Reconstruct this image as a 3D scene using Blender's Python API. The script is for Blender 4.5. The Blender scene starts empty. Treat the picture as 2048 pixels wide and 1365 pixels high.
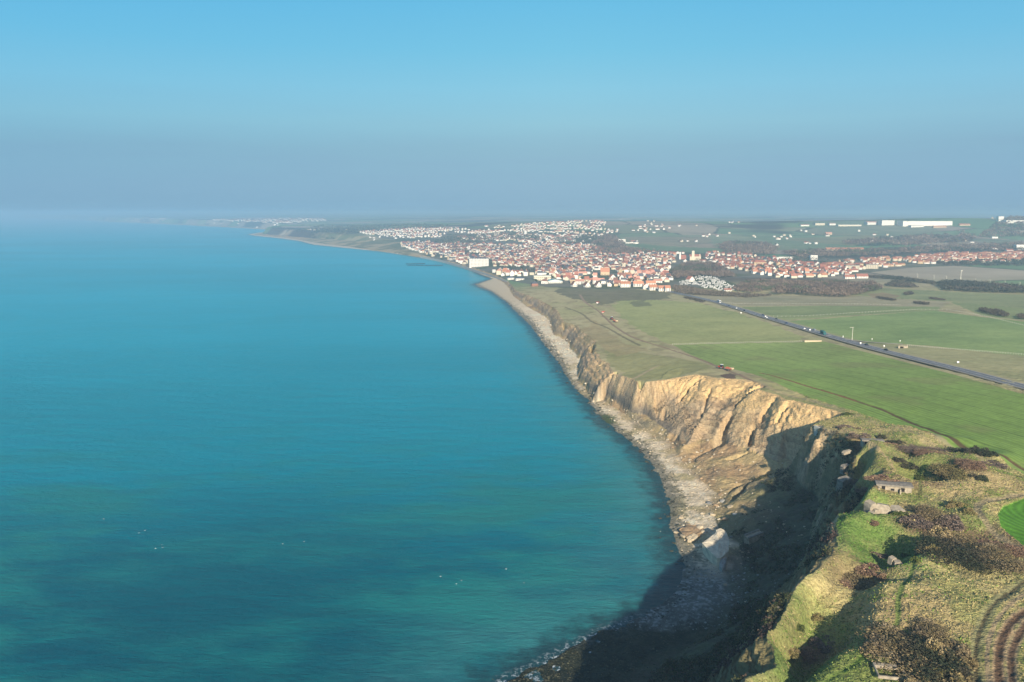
import bpy, bmesh, math, time
import numpy as np
from mathutils import Vector, Matrix
T_START = time.time()
SEA_A = (.0, .105, .13); SEA_B = (.0, .13, .155); SEA_SILT = (.012, .185, .185); SEA_SHALLOW = (.05, .225, .235)
HAZE_C = (.345, .545, .73)
EXPO = 0.70
scene = bpy.context.scene
COL = scene.collection
R = np.random.RandomState

# ------------------------------------------------------------------ camera
CAM_H = 150.0                      # metres above the sea
FPX = 1593.0                       # focal length in pixels of the 2048 px wide photograph
PITCH = math.atan((682.5 - 426) / FPX)
cam_d = bpy.data.cameras.new('camera'); cam = bpy.data.objects.new('camera', cam_d); COL.objects.link(cam)
cam_d.sensor_width = 36.0; cam_d.lens = 36.0 * FPX / 2048.0
cam_d.clip_start = 1.0; cam_d.clip_end = 200000.0
cam.location = (0, 0, CAM_H); cam.rotation_euler = (math.pi / 2 - PITCH, 0, 0)
scene.camera = cam

# ------------------------------------------------------------------ sky, sun, exposure
SUN_EL = math.radians(21.5)
SUN_AZ = math.radians(176.0)       # compass bearing of the sun, +Y being north: behind the camera and to its right
world = bpy.data.worlds.new("World"); scene.world = world; world.use_nodes = True
nt = world.node_tree; nt.nodes.clear()
def N(nt, typ, **kw):
    n = nt.nodes.new(typ)
    for k, v in kw.items(): setattr(n, k, v)
    return n
def ramp(nt, stops, interp='LINEAR'):
    r = nt.nodes.new('ShaderNodeValToRGB'); e = r.color_ramp.elements; r.color_ramp.interpolation = interp
    while len(e) < len(stops): e.new(0.5)
    for i, (p, c) in enumerate(stops):
        e[i].position = p; e[i].color = (*c, 1) if len(c) == 3 else c
    return r
sky = N(nt, 'ShaderNodeTexSky', sky_type='NISHITA', sun_disc=False)
sky.sun_elevation = SUN_EL; sky.sun_rotation = SUN_AZ; sky.altitude = 150; sky.air_density = 1.0; sky.dust_density = 1.5; sky.ozone_density = 2.5
tc = N(nt, 'ShaderNodeTexCoord'); sep = N(nt, 'ShaderNodeSeparateXYZ'); nt.links.new(tc.outputs['Generated'], sep.inputs[0])
# the low band of winter haze: the air colour near the horizon, by height above it
mr = N(nt, 'ShaderNodeMapRange'); mr.inputs[1].default_value = -0.02; mr.inputs[2].default_value = 0.42
nt.links.new(sep.outputs['Z'], mr.inputs[0])
EK = 2 ** -EXPO
tint = ramp(nt, [(p, tuple(v * EK for v in c)) for p, c in [(0.0, (.255, .42, .55)), (.045, (.262, .429, .565)), (.11, (.287, .468, .61)), (.22, (.287, .503, .631)), (.285, (.300, .575, .705)), (.375, (.262, .597, .775)), (.477, (.195, .565, .791)), (.60, (.150, .520, .791)), (.8, (.11, .44, .75)), (1.0, (.09, .36, .66))]])
nt.links.new(mr.outputs[0], tint.inputs[0])
# faint streaks of cloud lying along the top of the haze band
mp = N(nt, 'ShaderNodeMapping'); mp.inputs['Scale'].default_value = (3.2, 3.2, 46.0); nt.links.new(tc.outputs['Generated'], mp.inputs[0])
cn = N(nt, 'ShaderNodeTexNoise'); cn.inputs['Scale'].default_value = 1.6; cn.inputs['Detail'].default_value = 6; cn.inputs['Roughness'].default_value = 0.55
nt.links.new(mp.outputs[0], cn.inputs[0])
band = ramp(nt, [(0.0, (0, 0, 0)), (0.08, (0.25,) * 3), (0.19, (1, 1, 1)), (0.25, (0.35,) * 3), (0.45, (0, 0, 0))]); nt.links.new(mr.outputs[0], band.inputs[0])
cr = ramp(nt, [(0.46, (0, 0, 0)), (0.72, (1, 1, 1))]); nt.links.new(cn.outputs[0], cr.inputs[0])
mul = N(nt, 'ShaderNodeMath', operation='MULTIPLY'); nt.links.new(band.outputs[0], mul.inputs[0]); nt.links.new(cr.outputs[0], mul.inputs[1])
mul2 = N(nt, 'ShaderNodeMath', operation='MULTIPLY'); mul2.inputs[1].default_value = 0.28; nt.links.new(mul.outputs[0], mul2.inputs[0])
mixc = N(nt, 'ShaderNodeMix', data_type='RGBA'); nt.links.new(mul2.outputs[0], mixc.inputs[0]); nt.links.new(tint.outputs[0], mixc.inputs[6]); mixc.inputs[7].default_value = (0.27 * EK, 0.42 * EK, 0.58 * EK, 1)
# Nishita sky for most of the dome; the band above takes over below about 25 degrees
SKY_STR = 0.08
bg1 = N(nt, 'ShaderNodeBackground'); nt.links.new(sky.outputs[0], bg1.inputs[0]); bg1.inputs[1].default_value = SKY_STR
bg2 = N(nt, 'ShaderNodeBackground'); nt.links.new(mixc.outputs[2], bg2.inputs[0]); bg2.inputs[1].default_value = 1.0
# the air is bluer and darker out to sea than over the land
lf = N(nt, 'ShaderNodeMapRange'); lf.inputs[1].default_value = .05; lf.inputs[2].default_value = -.75; nt.links.new(sep.outputs['X'], lf.inputs[0])
lt = N(nt, 'ShaderNodeMix', data_type='RGBA'); lt.blend_type = 'MULTIPLY'; nt.links.new(lf.outputs[0], lt.inputs[0]); nt.links.new(mixc.outputs[2], lt.inputs[6]); lt.inputs[7].default_value = (.72, .89, .985, 1)
rf_ = N(nt, 'ShaderNodeMapRange'); rf_.inputs[1].default_value = .10; rf_.inputs[2].default_value = .58; nt.links.new(sep.outputs['X'], rf_.inputs[0])
rt = N(nt, 'ShaderNodeMix', data_type='RGBA'); rt.blend_type = 'MULTIPLY'; nt.links.new(rf_.outputs[0], rt.inputs[0]); nt.links.new(lt.outputs[2], rt.inputs[6]); rt.inputs[7].default_value = (.90, .93, .975, 1)
nt.links.new(rt.outputs[2], bg2.inputs[0])
fade = N(nt, 'ShaderNodeMapRange'); fade.inputs[1].default_value = 0.34; fade.inputs[2].default_value = 0.60; nt.links.new(sep.outputs['Z'], fade.inputs[0])
ms = N(nt, 'ShaderNodeMixShader'); nt.links.new(fade.outputs[0], ms.inputs[0]); nt.links.new(bg2.outputs[0], ms.inputs[1]); nt.links.new(bg1.outputs[0], ms.inputs[2])
wo = N(nt, 'ShaderNodeOutputWorld'); nt.links.new(ms.outputs[0], wo.inputs['Surface'])

sun_d = bpy.data.lights.new('sun', 'SUN'); sun = bpy.data.objects.new('sun', sun_d); COL.objects.link(sun)
sun_d.energy = 5.0; sun_d.angle = math.radians(0.5); sun_d.color = (1.0, 0.87, 0.69)
sdir = Vector((math.sin(SUN_AZ) * math.cos(SUN_EL), math.cos(SUN_AZ) * math.cos(SUN_EL), math.sin(SUN_EL)))
sun.rotation_euler = sdir.to_track_quat('Z', 'Y').to_euler()
scene.view_settings.view_transform = 'Standard'; scene.view_settings.look = 'None'
scene.view_settings.gamma = 1.0; scene.view_settings.use_curve_mapping = False
scene.view_settings.exposure = EXPO
scene.render.engine = 'CYCLES'
scene.cycles.use_denoising = True
scene.cycles.max_bounces = 5; scene.cycles.diffuse_bounces = 2; scene.cycles.glossy_bounces = 2; scene.cycles.volume_bounces = 1
scene.cycles.transparent_max_bounces = 4
scene.cycles.sample_clamp_indirect = 4.0

# ------------------------------------------------------------------ numpy helpers
CP, SP = math.cos(PITCH), math.sin(PITCH)
def ray(px, py):
    a = (np.asarray(px, float) - 1024) / FPX; b = (682.5 - np.asarray(py, float)) / FPX
    return a, CP + b * SP, -SP + b * CP
def un(px, py, z):                  # where the line of sight of a photo pixel meets height z
    x, y, d = ray(px, py); t = (z - CAM_H) / d
    return x * t, y * t
def _hash(ix, iy, seed):
    h = (ix.astype(np.uint32) * np.uint32(374761393)) ^ (iy.astype(np.uint32) * np.uint32(668265263)) ^ np.uint32((seed * 2246822519) & 0xffffffff)
    h = (h ^ (h >> np.uint32(13))) * np.uint32(1274126177)
    h = h ^ (h >> np.uint32(16))
    return (h & np.uint32(0xffffff)).astype(np.float32) / np.float32(16777215)
def vnoise(x, y, seed=0):
    fx = np.floor(x); fy = np.floor(y); u = (x - fx).astype(np.float32); v = (y - fy).astype(np.float32)
    ix = fx.astype(np.int64); iy = fy.astype(np.int64)
    u = u * u * (3 - 2 * u); v = v * v * (3 - 2 * v)
    a = _hash(ix, iy, seed); b = _hash(ix + 1, iy, seed); c = _hash(ix, iy + 1, seed); d = _hash(ix + 1, iy + 1, seed)
    return (a + (b - a) * u) * (1 - v) + (c + (d - c) * u) * v
def fbm(x, y, wl, octv=4, seed=0, gain=0.5):   # 0..1, mean 0.5
    s = 0; a = 1.0; t = 0
    for o in range(octv):
        f = 2.03 ** o / wl; c, s_ = math.cos(o * 1.1 + .3), math.sin(o * 1.1 + .3)
        s = s + a * vnoise((x * c - y * s_) * f + 17.3 * o, (x * s_ + y * c) * f - 9.1 * o, seed + o * 7); t += a; a *= gain
    return s / t
def sstep(a, b, x):
    t = np.clip((x - a) / (b - a), 0, 1); return t * t * (3 - 2 * t)
def inside(X, Y, P):
    P = np.asarray(P, float); r = np.zeros(X.shape, bool); n = len(P)
    for i in range(n):
        x1, y1 = P[i]; x2, y2 = P[(i + 1) % n]
        if y1 == y2: continue
        c = (Y > min(y1, y2)) & (Y <= max(y1, y2))
        xi = (Y - y1) * ((x2 - x1) / (y2 - y1)) + x1
        r ^= c & (X < xi)
    return r
def pdist(X, Y, P, Zs=None):        # distance to an open polyline, and the polyline's value at the nearest point
    P = np.asarray(P, float); best = np.full(X.shape, 1e18, np.float32); val = np.zeros(X.shape, np.float32)
    for i in range(len(P) - 1):
        ax, ay = P[i]; dx, dy = P[i + 1] - P[i]; L = dx * dx + dy * dy + 1e-9
        t = np.clip(((X - ax) * dx + (Y - ay) * dy) / L, 0, 1)
        d = (X - ax - t * dx) ** 2 + (Y - ay - t * dy) ** 2
        if Zs is None: np.minimum(best, d, out=best)
        else:
            m = d < best; best = np.where(m, d, best); val = np.where(m, Zs[i] + t * (Zs[i + 1] - Zs[i]), val)
    return np.sqrt(best), val
def smooth_line(P, k=3):            # Chaikin
    P = np.asarray(P, float)
    for _ in range(k):
        Q = np.empty((2 * len(P), P.shape[1])); Q[0] = P[0]; Q[-1] = P[-1]
        Q[1:-1:2] = P[:-1] * .75 + P[1:] * .25; Q[2:-1:2] = P[:-1] * .25 + P[1:] * .75
        P = Q
    return P

# ------------------------------------------------------------------ the lie of the land
# height of the ground inland, by distance up the coast, for the coast side and for the land further in
YC = [-500, 350, 450, 520, 600, 700, 800, 1000, 1300, 1500, 1700, 2000, 2500, 3000, 4000, 5000, 6000, 8000, 12000, 20000, 30000]
ZC = [50, 48, 43.5, 40, 34, 28, 25.5, 21, 16, 12.5, 10, 9, 10, 14, 30, 48, 55, 60, 62, 85, 120]
YI = [-500, 300, 450, 560, 700, 1090, 1330, 1600, 2000, 2600, 3200, 3800, 4300, 5200, 7000, 12000, 20000, 30000]
ZI = [52, 50, 48, 44, 40, 25, 18, 14, 14, 20, 42, 78, 98, 92, 84, 92, 120, 150]
YW = [-500, 240, 320, 400, 516, 690, 980, 1470, 1700, 2036, 2584, 3529, 3806, 5547, 7186, 10190, 20405, 30000]
XW = [-60, 0, 74, 84, 79, 56, 35, -22, -78, -82, -233, -713, -912, -1700, -1448, -3950, -11066, -19000]
def plateau(X, Y):
    zc = np.interp(Y, YC, ZC); zi = np.interp(Y, YI, ZI); xc = np.interp(Y, YW, XW)
    u = sstep(0, 1, (X - xc - 60) / (120 + Y * 0.32))
    z = zc + (zi - zc) * u
    # rolling ground
    z = z + (fbm(X, Y, 900., 3, 5) - .5) * 26 * sstep(2400, 4200, Y)
    z = z + (fbm(X, Y, 260., 2, 6) - .5) * 4.0 * sstep(500, 1500, Y) * sstep(100, 500, X - xc)
    z = z + 26 * np.exp(-(((X - 2450) / 800) ** 2 + ((Y - 4150) / 600) ** 2))
    return z
def PZ(pts):                        # photo pixels with heights -> plan
    out = []
    for p in pts:
        x, y = un(p[0], p[1], p[2]); out.append((float(x), float(y), p[2]))
    return out
LW = [(-160, -400, 0), (-60, 60, 0)] + PZ([(p[0], p[1], 0) for p in [(1010,1365),(1080,1335),(1130,1305),(1200,1268),(1255,1245),(1310,1222),(1350,1185),(1370,1140),(1352,1090),(1345,1050),(1340,1000),(1320,950),(1290,910),(1250,872),(1205,838),(1180,805),(1150,775),(1128,745),(1118,725),(1090,690),(1065,655),(1040,630),(1010,602),(985,585),(958,574),(949,569),(970,563),(985,558),(962,550),(940,539),(905,529),(880,521),(820,512),(760,503),(700,497),(650,492),(628,490),(600,482.5),(560,477),(510,472),(497,469),(520,465.5),(586,464),(539,460),(466,455.7),(378,451),(314,448),(217,444),(147,439.6)]]) + [(-24000, 34000, 0)]
LF = [(-60, -400, 2.5), (10, 60, 2.5)] + PZ([(p[0], p[1], 2.5) for p in [(1290,1365),(1330,1315),(1395,1285),(1440,1245),(1478,1200),(1482,1150),(1480,1085),(1440,1060),(1428,1020),(1438,995),(1419,975),(1368,925),(1335,880),(1303,862),(1262,838),(1217,789),(1185,748),(1170,712),(1140,684),(1116,658),(1085,631),(1053,613),(1026,592),(1018,578),(1008,566),(982,552),(945,539),(888,525),(840,514.5),(790,506),(740,500),(700,494),(650,488.5),(570,475.5),(505,469.8),(530,465.3),(600,463.5),(539,459.3),(466,455),(378,450.4),(314,447.4),(217,443.5),(147,439.2)]]) + [(-23900, 34000, 2.5)]
LB = [(0, -400, 10), (6, 60, 12), (20, 146, 12), (44, 190, 12)] + PZ([(1450,1300,12),(1530,1240,13),(1590,1150,14),(1618,1080,16),(1628,1000,17),(1615,960,17),(1598,928,16),(1572,916,15),(1553,922,14),(1502,900,13),(1468,880,12),(1400,880,8),(1365,890,7),(1331,860,6),(1300,838,6),(1270,815,6),(1237,792,7),(1212,764,7),(1195,740,8),(1184,706,7),(1166,694,6),(1146,675,5),(1126,655,5),(1117,642,4),(1085,622,4),(1055,608,4),(1029,590,4),(1022,576,3.5),(1012,565,3),(986,551,3),(950,539,3),(892,523.7,3),(844,513.4,3),(794,505,3),(744,497,3.5),(700,491.5,3.5),(650,486.5,3.5),(570,474.6,3.5),(512,469.2,3.5),(535,465,3),(606,462.8,3),(541,458.5,4),(468,454,4),(380,449.7,4),(316,447,4),(218,443.2,4),(148,439,4)]) + [(-23800, 34000, 4)]
LT = [(14, -400, 50), (20, 60, 50), (26, 110, 50), (37, 140, 50), (50, 160, 47)] + PZ([(1536,1335,46),(1545,1290,46),(1568,1228,46.5),(1598,1170,47),(1648,1125,47.5),(1675,1085,48),(1670,1045,48),(1682,1008,48),(1706,984,48),(1716,955,48),(1710,935,48),(1715,905,48),(1712,885,47.5),(1690,868,47),(1655,858,46),(1630,848,44.5),(1640,840,44),(1675,833,44),(1702,829,44),(1675,822,43.5),(1640,814,43),(1600,804,42.5),(1574,799,42),(1548,789,41.5),(1530,780,41),(1524,768,40.5),(1498,761,40),(1439,756,38.5),(1420,754,37.5),(1390,750,36.5),(1352,757,33),(1316,762,30.5),(1281,764,28),(1234,747,25),(1217,727,24.5),(1200,716,24),(1193,704,23),(1189,682,22),(1164,660,20),(1152,651,19),(1126,643,18),(1117,624,17),(1102,612,16),(1073,598,14),(1035,583,11),(1024,573,8),(1018,564,6),(990,549.5,6),(955,538,6),(898,522.5,6),(850,511.5,7),(800,499,10),(760,488,15),(720,484,17),(690,481,15),(640,478,12),(570,472.5,8),(522,468,7),(545,464.6,7),(612,462,7),(545,457.5,9),(470,453.2,9),(382,449,9),(318,446.4,8),(220,442.8,8),(150,438.6,7)]) + [(-23700, 34000, 10)]  # unseen southern end of the edge is shaped to cast the near shadow
WARP = 1.0
# clefts, alcoves and slip steps of the cliff: photo pixels with heights, half width and depth in metres
CUTS = [([(1464,810,31),(1444,826,27),(1437,843,23),(1448,866,17)], 2.6, 8.0), ([(1503,846,25),(1500,870,19),(1504,896,13)], 1.6, 5.5), ([(1404,753,37),(1380,771,31),(1361,790,26),(1356,806,20)], 1.8, 5.0),
        ([(1526,772,41),(1512,786,37),(1490,803,32),(1478,812,29)], 2.2, 6.0), ([(1281,768,26),(1278,785,20),(1284,806,13)], 1.8, 5.5), ([(1545,800,39),(1530,815,34),(1520,830,30),(1526,850,24)], 1.5, 4.5), ([(1574,806,41),(1562,822,36),(1556,845,30)], 1.4, 4.0),
        ([(1330,772,31),(1322,795,24),(1330,822,15)], 1.6, 4.0), ([(1420,772,35),(1405,800,28),(1396,830,19)], 1.4, 3.5), ([(1186,688,21),(1184,708,15),(1186,734,7)], 2.6, 9.0), ([(1446,876,12),(1420,890,9),(1388,904,7)], 1.2, 2.6), ([(1500,900,14),(1480,906,12),(1455,914,10)], 1.2, 2.6), ([(1352,862,9),(1340,872,6)], 1.2, 2.5),
        ([(1235,752,23),(1228,770,15),(1230,784,9)], 1.6, 4.5), ([(1210,735,20),(1206,752,12)], 1.4, 4.0), ([(1152,656,18),(1148,672,9)], 1.6, 4.0), ([(1130,650,17),(1126,660,9)], 1.6, 4.0), ([(1480,960,8),(1455,975,6),(1440,1000,4)], 1.6, 3.0), ([(1545,935,13),(1500,960,9),(1465,1000,6)], 1.8, 3.0)]
CUTS = [(smooth_line([tuple(float(q) for q in un(*p)) for p in c], 2), w, d) for c, w, d in CUTS]
def bedding(X, Y, z, slump):        # which bed a point of the face lies in: level in the cliffs, folded and sliding down in the slip
    w = (fbm(X, Y, 38., 3, 51) - .5)
    return (z * (1 - .25 * slump) + (X * .30 + Y * .20) * slump + w * (2.0 + 26 * slump) + (fbm(X, Y, 11., 3, 52) - .5) * (1.2 + 3.2 * slump)) / 3.4
def closed(L): return [(p[0], p[1]) for p in L] + [(90000, 34000), (90000, -400)]
def sdist(X, Y, L):
    ins = inside(X, Y, closed(L)); d, v = pdist(X, Y, [(p[0], p[1]) for p in L], [p[2] for p in L])
    return np.where(ins, d, -d), v
# craters and mounds left on the headland: photo pixel, radius (m), height (m)
MOUNDS = [(1745,1012,9,-4.0),(1772,1078,13,-8.0),(1760,1120,12,-3.5),(1800,1095,9,2.0),(1735,915,9,3.2),(1775,925,14,3.0),(1765,955,10,2.6),(1835,950,12,-3.0),(1805,930,9,-2.5),
 (1905,905,16,-3.0),(1890,940,22,3.6),(1960,925,16,3.0),(1925,960,22,2.8),(1870,960,12,-2.2),(1720,985,8,3.0),(1750,970,7,2.0),(1725,905,6,2),(1700,1000,8,1.6),(1705,1060,10,1.5),
 (1850,1010,14,-2.0),(1900,1030,18,2.4),(1940,1075,14,-2),(1990,985,20,1.8),(1690,865,12,2.6),(1800,880,14,1.4),(1722,890,8,-2.0),(1845,1200,24,1.2),(1660,1150,9,1.6),(1770,900,18,1.5)]
MOUNDS = [(float(un(a, b, 49 if b > 930 else 47)[0]), float(un(a, b, 49 if b > 930 else 47)[1]), r, h) for a, b, r, h in MOUNDS]
# the slope that faces away from the sun, between the upper meadow and the strip along the cliff edge
SCARP = [un(a, b, 49) for a, b in [(1590,1400),(1640,1345),(1705,1285),(1752,1262),(1768,1200),(1790,1150),(1812,1110),(1835,1040),(1850,960)]]
SCARP = smooth_line([(float(a), float(b)) for a, b in SCARP], 2)
TRACKS = []                         # ruts that also press into the ground: (plan line, width, depth)
def height(X, Y, detail=True, want=None):
    X = np.asarray(X, np.float64); Y = np.asarray(Y, np.float64)
    amp = np.where(Y < 1600, 1.0, 0.25) * WARP
    slump = sstep(90, 120, X) * sstep(395, 420, Y) * (1 - sstep(540, 600, Y))
    wx = ((fbm(X, Y, 26., 3, 11) - .5) * 9 + (fbm(X, Y, 6., 3, 12) - .5) * 2.6) * amp
    wy = ((fbm(X, Y, 26., 3, 21) - .5) * 9 + (fbm(X, Y, 6., 3, 22) - .5) * 2.6) * amp
    # ribs and gullies that run down the face
    v = X * .35 - Y * .94
    vw = v + (fbm(X, Y, 40., 2, 35) - .5) * 30
    rib = np.abs(fbm(vw, X * .22 + Y * .05, 30., 4, 31, .6) - .5) * 3.0
    rib2 = np.abs(fbm(vw + X * .5, X * .5, 8., 4, 33, .6) - .5) * 2.6
    mod = .3 + 1.2 * sstep(.35, .65, fbm(X, Y, 55., 2, 37))
    gx = (rib - .4) * (3 + 4.5 * slump) * amp * mod + (rib2 - .4) * (1.2 + 1.0 * slump) * amp * mod
    Xw = X + wx * .55 + gx * 0.55; Yw = Y + wy * .55
    xc_ = np.interp(Y, YW, XW); nearc = (X - xc_ < 330 + Y * .12) & (X - xc_ > -260 - Y * .2) | (Y > 2400) & (X - xc_ < 900)
    def sd_(x, y, L, inl):
        s = np.where(X > xc_, 500.0, -500.0); v = np.full(X.shape, inl, float)
        if nearc.any(): s[nearc], v[nearc] = sdist(x[nearc], y[nearc], L)
        return s, v
    jag = (fbm(X, Y, 7.5, 3, 45) - .5) * 7.0 * (1 - sstep(380, 430, Y)); Xw = Xw + jag; Yw = Yw + jag * .4
    sT, zT = sd_(Xw, Yw, LT, 20.)
    sB, zB = sd_(X + wx * .8 + gx * .9, Y + wy * .8, LB, 5.)
    sF, zF = sd_(X + wx * .5, Y + wy * .5, LF, 2.5)
    sW, _ = sd_(X + wx * .35, Y + wy * .35, LW, 0.)
    hgt = np.clip(zT - 4, 3, 40); wmin = np.where(Y < 1700, hgt * np.where(Y > 620, .80, .30), 1.5)
    sB = np.where(sT <= 0, np.maximum(sB, sT + wmin), sB); sF = np.where(sT <= 0, np.maximum(sF, sB + 2.0), sF)
    zp = plateau(X, Y)
    topz = zT + (zp - zT) * sstep(0, 55, sT + 0.) 
    z = np.where(sT > 0, topz, 0)
    # face
    face = (sT <= 0) & (sB > 0)
    t = np.clip(sB / (np.abs(sB) + np.abs(sT) + 1e-3), 0, 1)
    t = np.clip(t + (fbm(X, Y, 9., 3, 41) - .5) * .10 * amp, 0, 1)
    prof = np.where(slump > .3, 0.55 * t + 0.45 * sstep(0.0, 1.0, t), t ** 0.82)
    zf = zB + (zT - zB) * prof
    # hard beds stand out as ledges; in the slipped ground they dip steeply
    q = bedding(X, Y, zf, slump)
    fr = q - np.floor(q); q3 = q * 2.7 + .37; fr3 = q3 - np.floor(q3); zf = zf + ((sstep(.0, .35, fr) - fr) * 2.3 + (sstep(0, .4, fr3) - fr3) * .8) * np.minimum(t * 6, 1) * np.minimum((1 - t) * 8, 1) * amp
    zf = zf - (rib2 - .3) * 2.2 * np.minimum(t * 4, 1) * np.minimum((1 - t) * 5, 1) * amp
    z = np.where(face, zf, z)
    apron = (sT <= 0) & (sB <= 0) & (sF > 0)
    ta = np.clip(sF / (np.abs(sF) + np.abs(sB) + 1e-3), 0, 1)
    za = zF + (zB - zF) * ta ** 1.15 + (fbm(X, Y, 22., 4, 61) - .5) * 5.0 * amp * np.minimum(ta * 4, 1) * np.minimum((1 - ta) * 4 + .3, 1) + (fbm(X, Y, 4., 3, 62) - .5) * 1.4 * amp
    z = np.where(apron, za, z)
    beach = (sT <= 0) & (sB <= 0) & (sF <= 0) & (sW > 0)
    tb = np.clip(sW / (np.abs(sW) + np.abs(sF) + 1e-3), 0, 1)
    zb = 2.5 * tb ** .8 + (fbm(X, Y, 5., 3, 71) - .5) * .9 * amp * np.minimum(tb * 4, 1) + .05
    # wave-cut platform south of the cove lies barely above the water
    low = (1 - sstep(262, 300, Y)) ; zb = zb * (1 - low) + low * (0.12 + tb * 1.3 + (fbm(X, Y, 7., 4, 73) - .55) * 1.5)
    z = np.where(beach, zb, z)
    seaz = -np.minimum(-sW * .09, 3.0) - .05 + (fbm(X, Y, 6., 3, 75) - .45) * .9 * np.exp(np.minimum(sW, 0) / 14.)
    z = np.where((sW <= 0), seaz, z)
    cutm = (sT < 2.5) & (sF > 0)
    if cutm.any():
        xx = (X + (fbm(X, Y, 8., 2, 46) - .5) * 5)[cutm]; yy = (Y + (fbm(X, Y, 8., 2, 47) - .5) * 5)[cutm]; dz = np.zeros(xx.shape)
        for L, w, dep in CUTS:
            bb = (xx > L[:, 0].min() - w * 3) & (xx < L[:, 0].max() + w * 3) & (yy > L[:, 1].min() - w * 3) & (yy < L[:, 1].max() + w * 3)
            if bb.any():
                d_ = pdist(xx[bb], yy[bb], L)[0]; dz[bb] = np.maximum(dz[bb], dep * np.exp(-(d_ / w) ** 4))
        z = z.copy(); z[cutm] -= dz * np.minimum(1, np.maximum(0, z[cutm] - zF[cutm]) / (dz + 1))
    if detail:
        top = sstep(0, 6, sT)
        for mx, my, mr_, mh in MOUNDS:
            d2 = ((X - mx) ** 2 + (Y - my) ** 2) / mr_ ** 2
            z = z + np.where(d2 < 9, mh * np.exp(-d2 * 1.4) + (0.30 * abs(mh) * np.exp(-(np.sqrt(d2) - 1.25) ** 2 * 7) if mh < 0 else 0), 0) * top
        sd, _ = pdist(X, Y, SCARP)
        west = inside(X, Y, [tuple(p) for p in SCARP] + [(SCARP[-1][0] - 12, SCARP[-1][1] + 60), (-900, 500), (-900, -300)])
        near = (1 - sstep(196, 238, Y))
        z = z - np.where(west, 9.0 * sstep(0, 11.5, sd), 0) * near * top
        rough = 1 - sstep(440, 600, Y) * 0.85
        fieldm = FIELD_MASK(X, Y)
        z = z + ((fbm(X, Y, 24., 3, 81) - .5) * 2.6 + (fbm(X, Y, 5., 3, 82) - .5) * 1.0 + (fbm(X, Y, 1.5, 3, 83) - .5) * .75) * rough * top * (1 - fieldm)
        for L, w, dep in TRACKS:
            bb = (X > L[:, 0].min() - w * 2) & (X < L[:, 0].max() + w * 2) & (Y > L[:, 1].min() - w * 2) & (Y < L[:, 1].max() + w * 2)
            if bb.any():
                d = np.full(X.shape, 1e6, np.float32); d[bb] = pdist(X[bb], Y[bb], L)[0]
                z = z - dep * np.exp(-(d / w) ** 2)
    if want is None: return z
    return z, sT, sB, sF, sW, dict(rib=rib, rib2=rib2, slump=slump, t=t, wx=wx, wy=wy, ta=ta, tb=tb)
def ground(px, py, detail=True):    # where the sight line of a photo pixel meets the land
    x, y, d = ray(px, py); z = 20.0
    ts = np.geomspace(90, 30000, 3000); hs = height(ts * x, ts * y, False); zz = CAM_H + ts * d
    k = np.argmax(zz < hs); 
    if k == 0: k = len(ts) - 1
    t0, t1 = ts[k - 1], ts[k]; ts = np.linspace(t0, t1, 40); hs = height(ts * x, ts * y, detail); zz = CAM_H + ts * d
    k = np.argmax(zz < hs); k = k if k else 20
    return float(x * ts[k]), float(y * ts[k]), float(hs[k])
def gp(px, py):                     # the same on the smooth inland surface, vectorised over lists
    px = np.asarray(px, float); py = np.asarray(py, float); x, y, d = ray(px, py); t = (30 - CAM_H) / d
    for _ in range(30): t = 0.5 * t + 0.5 * (plateau(x * t, y * t) - CAM_H) / d
    return x * t, y * t
def poly(pts):
    x, y = gp([p[0] for p in pts], [p[1] for p in pts]); return np.stack([x, y], 1)
def line(pts, k=2): return smooth_line(poly(pts), k)
GREEN_FIELD = poly([(1345,690),(1440,687),(1600,684),(1652,684),(1700,697),(1800,722),(1900,748),(2048,789),(2300,865),(2300,1060),(2048,955),(2005,934),(1946,906),(1887,882),(1800,848),(1712,819),(1624,793),(1560,768),(1480,742),(1420,728),(1380,710)])
ROUND_FIELD = poly([(2300,960),(2048,1006),(2005,1020),(1994,1036),(2000,1058),(2048,1092),(2300,1240)])
def FIELD_MASK(X, Y): 
    m = np.zeros(X.shape)
    bb = Y < 1400
    if bb.any():
        mm = inside(X[bb], Y[bb], GREEN_FIELD) | inside(X[bb], Y[bb], ROUND_FIELD)
        m[bb] = mm * 1.0
    return m
ROAD = line([(1240,566),(1300,575),(1345,585),(1400,597),(1440,607),(1480,619),(1540,638),(1600,655.5),(1650,671),(1700,685),(1760,702),(1850,724),(1950,749),(2048,776),(2300,845)], 2)
for pts, w, dep in [([(1962,1420),(1952,1365),(1950,1290),(1972,1232),(2005,1192),(2048,1163),(2200,1100)], .8, .3),
                    ([(1990,1420),(1978,1365),(1972,1300),(1990,1245),(2025,1205),(2048,1190)], .4, .05),
                    ([(2012,1420),(1998,1365),(1996,1300),(2018,1250),(2048,1222),(2200,1130)], .8, .3),
                    ([(2034,1420),(2024,1365),(2020,1310),(2036,1270),(2060,1240)], .8, .3),
                    ([(2048,1100),(1990,1068),(1955,1040),(1953,1020),(1985,1012),(2048,1000)], .8, .3),
                    ([(1624,1363),(1706,1314),(1741,1284),(1752,1262),(1790,1250),(1797,1240),(1795,1202),(1804,1176),(1826,1135),(1829,1109)], .45, .25)]:
    TRACKS.append((line(pts), w, dep))
DITCH = line([(1521,747),(1624,773),(1712,800),(1770,817),(1858,858),(1946,899),(2048,943),(2200,1010)])
TRACKS.append((DITCH, 1.0, .7))
TRACKS.append((line([(1672,1012),(1690,998),(1712,975),(1735,955)], 1), 3.4, 8.0)); TRACKS.append((line([(1686,952),(1712,938),(1722,925),(1732,912)], 1), 3.0, 6.5)); TRACKS.append((line([(1690,905),(1705,895),(1720,880)], 1), 2.6, 5.0))
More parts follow.
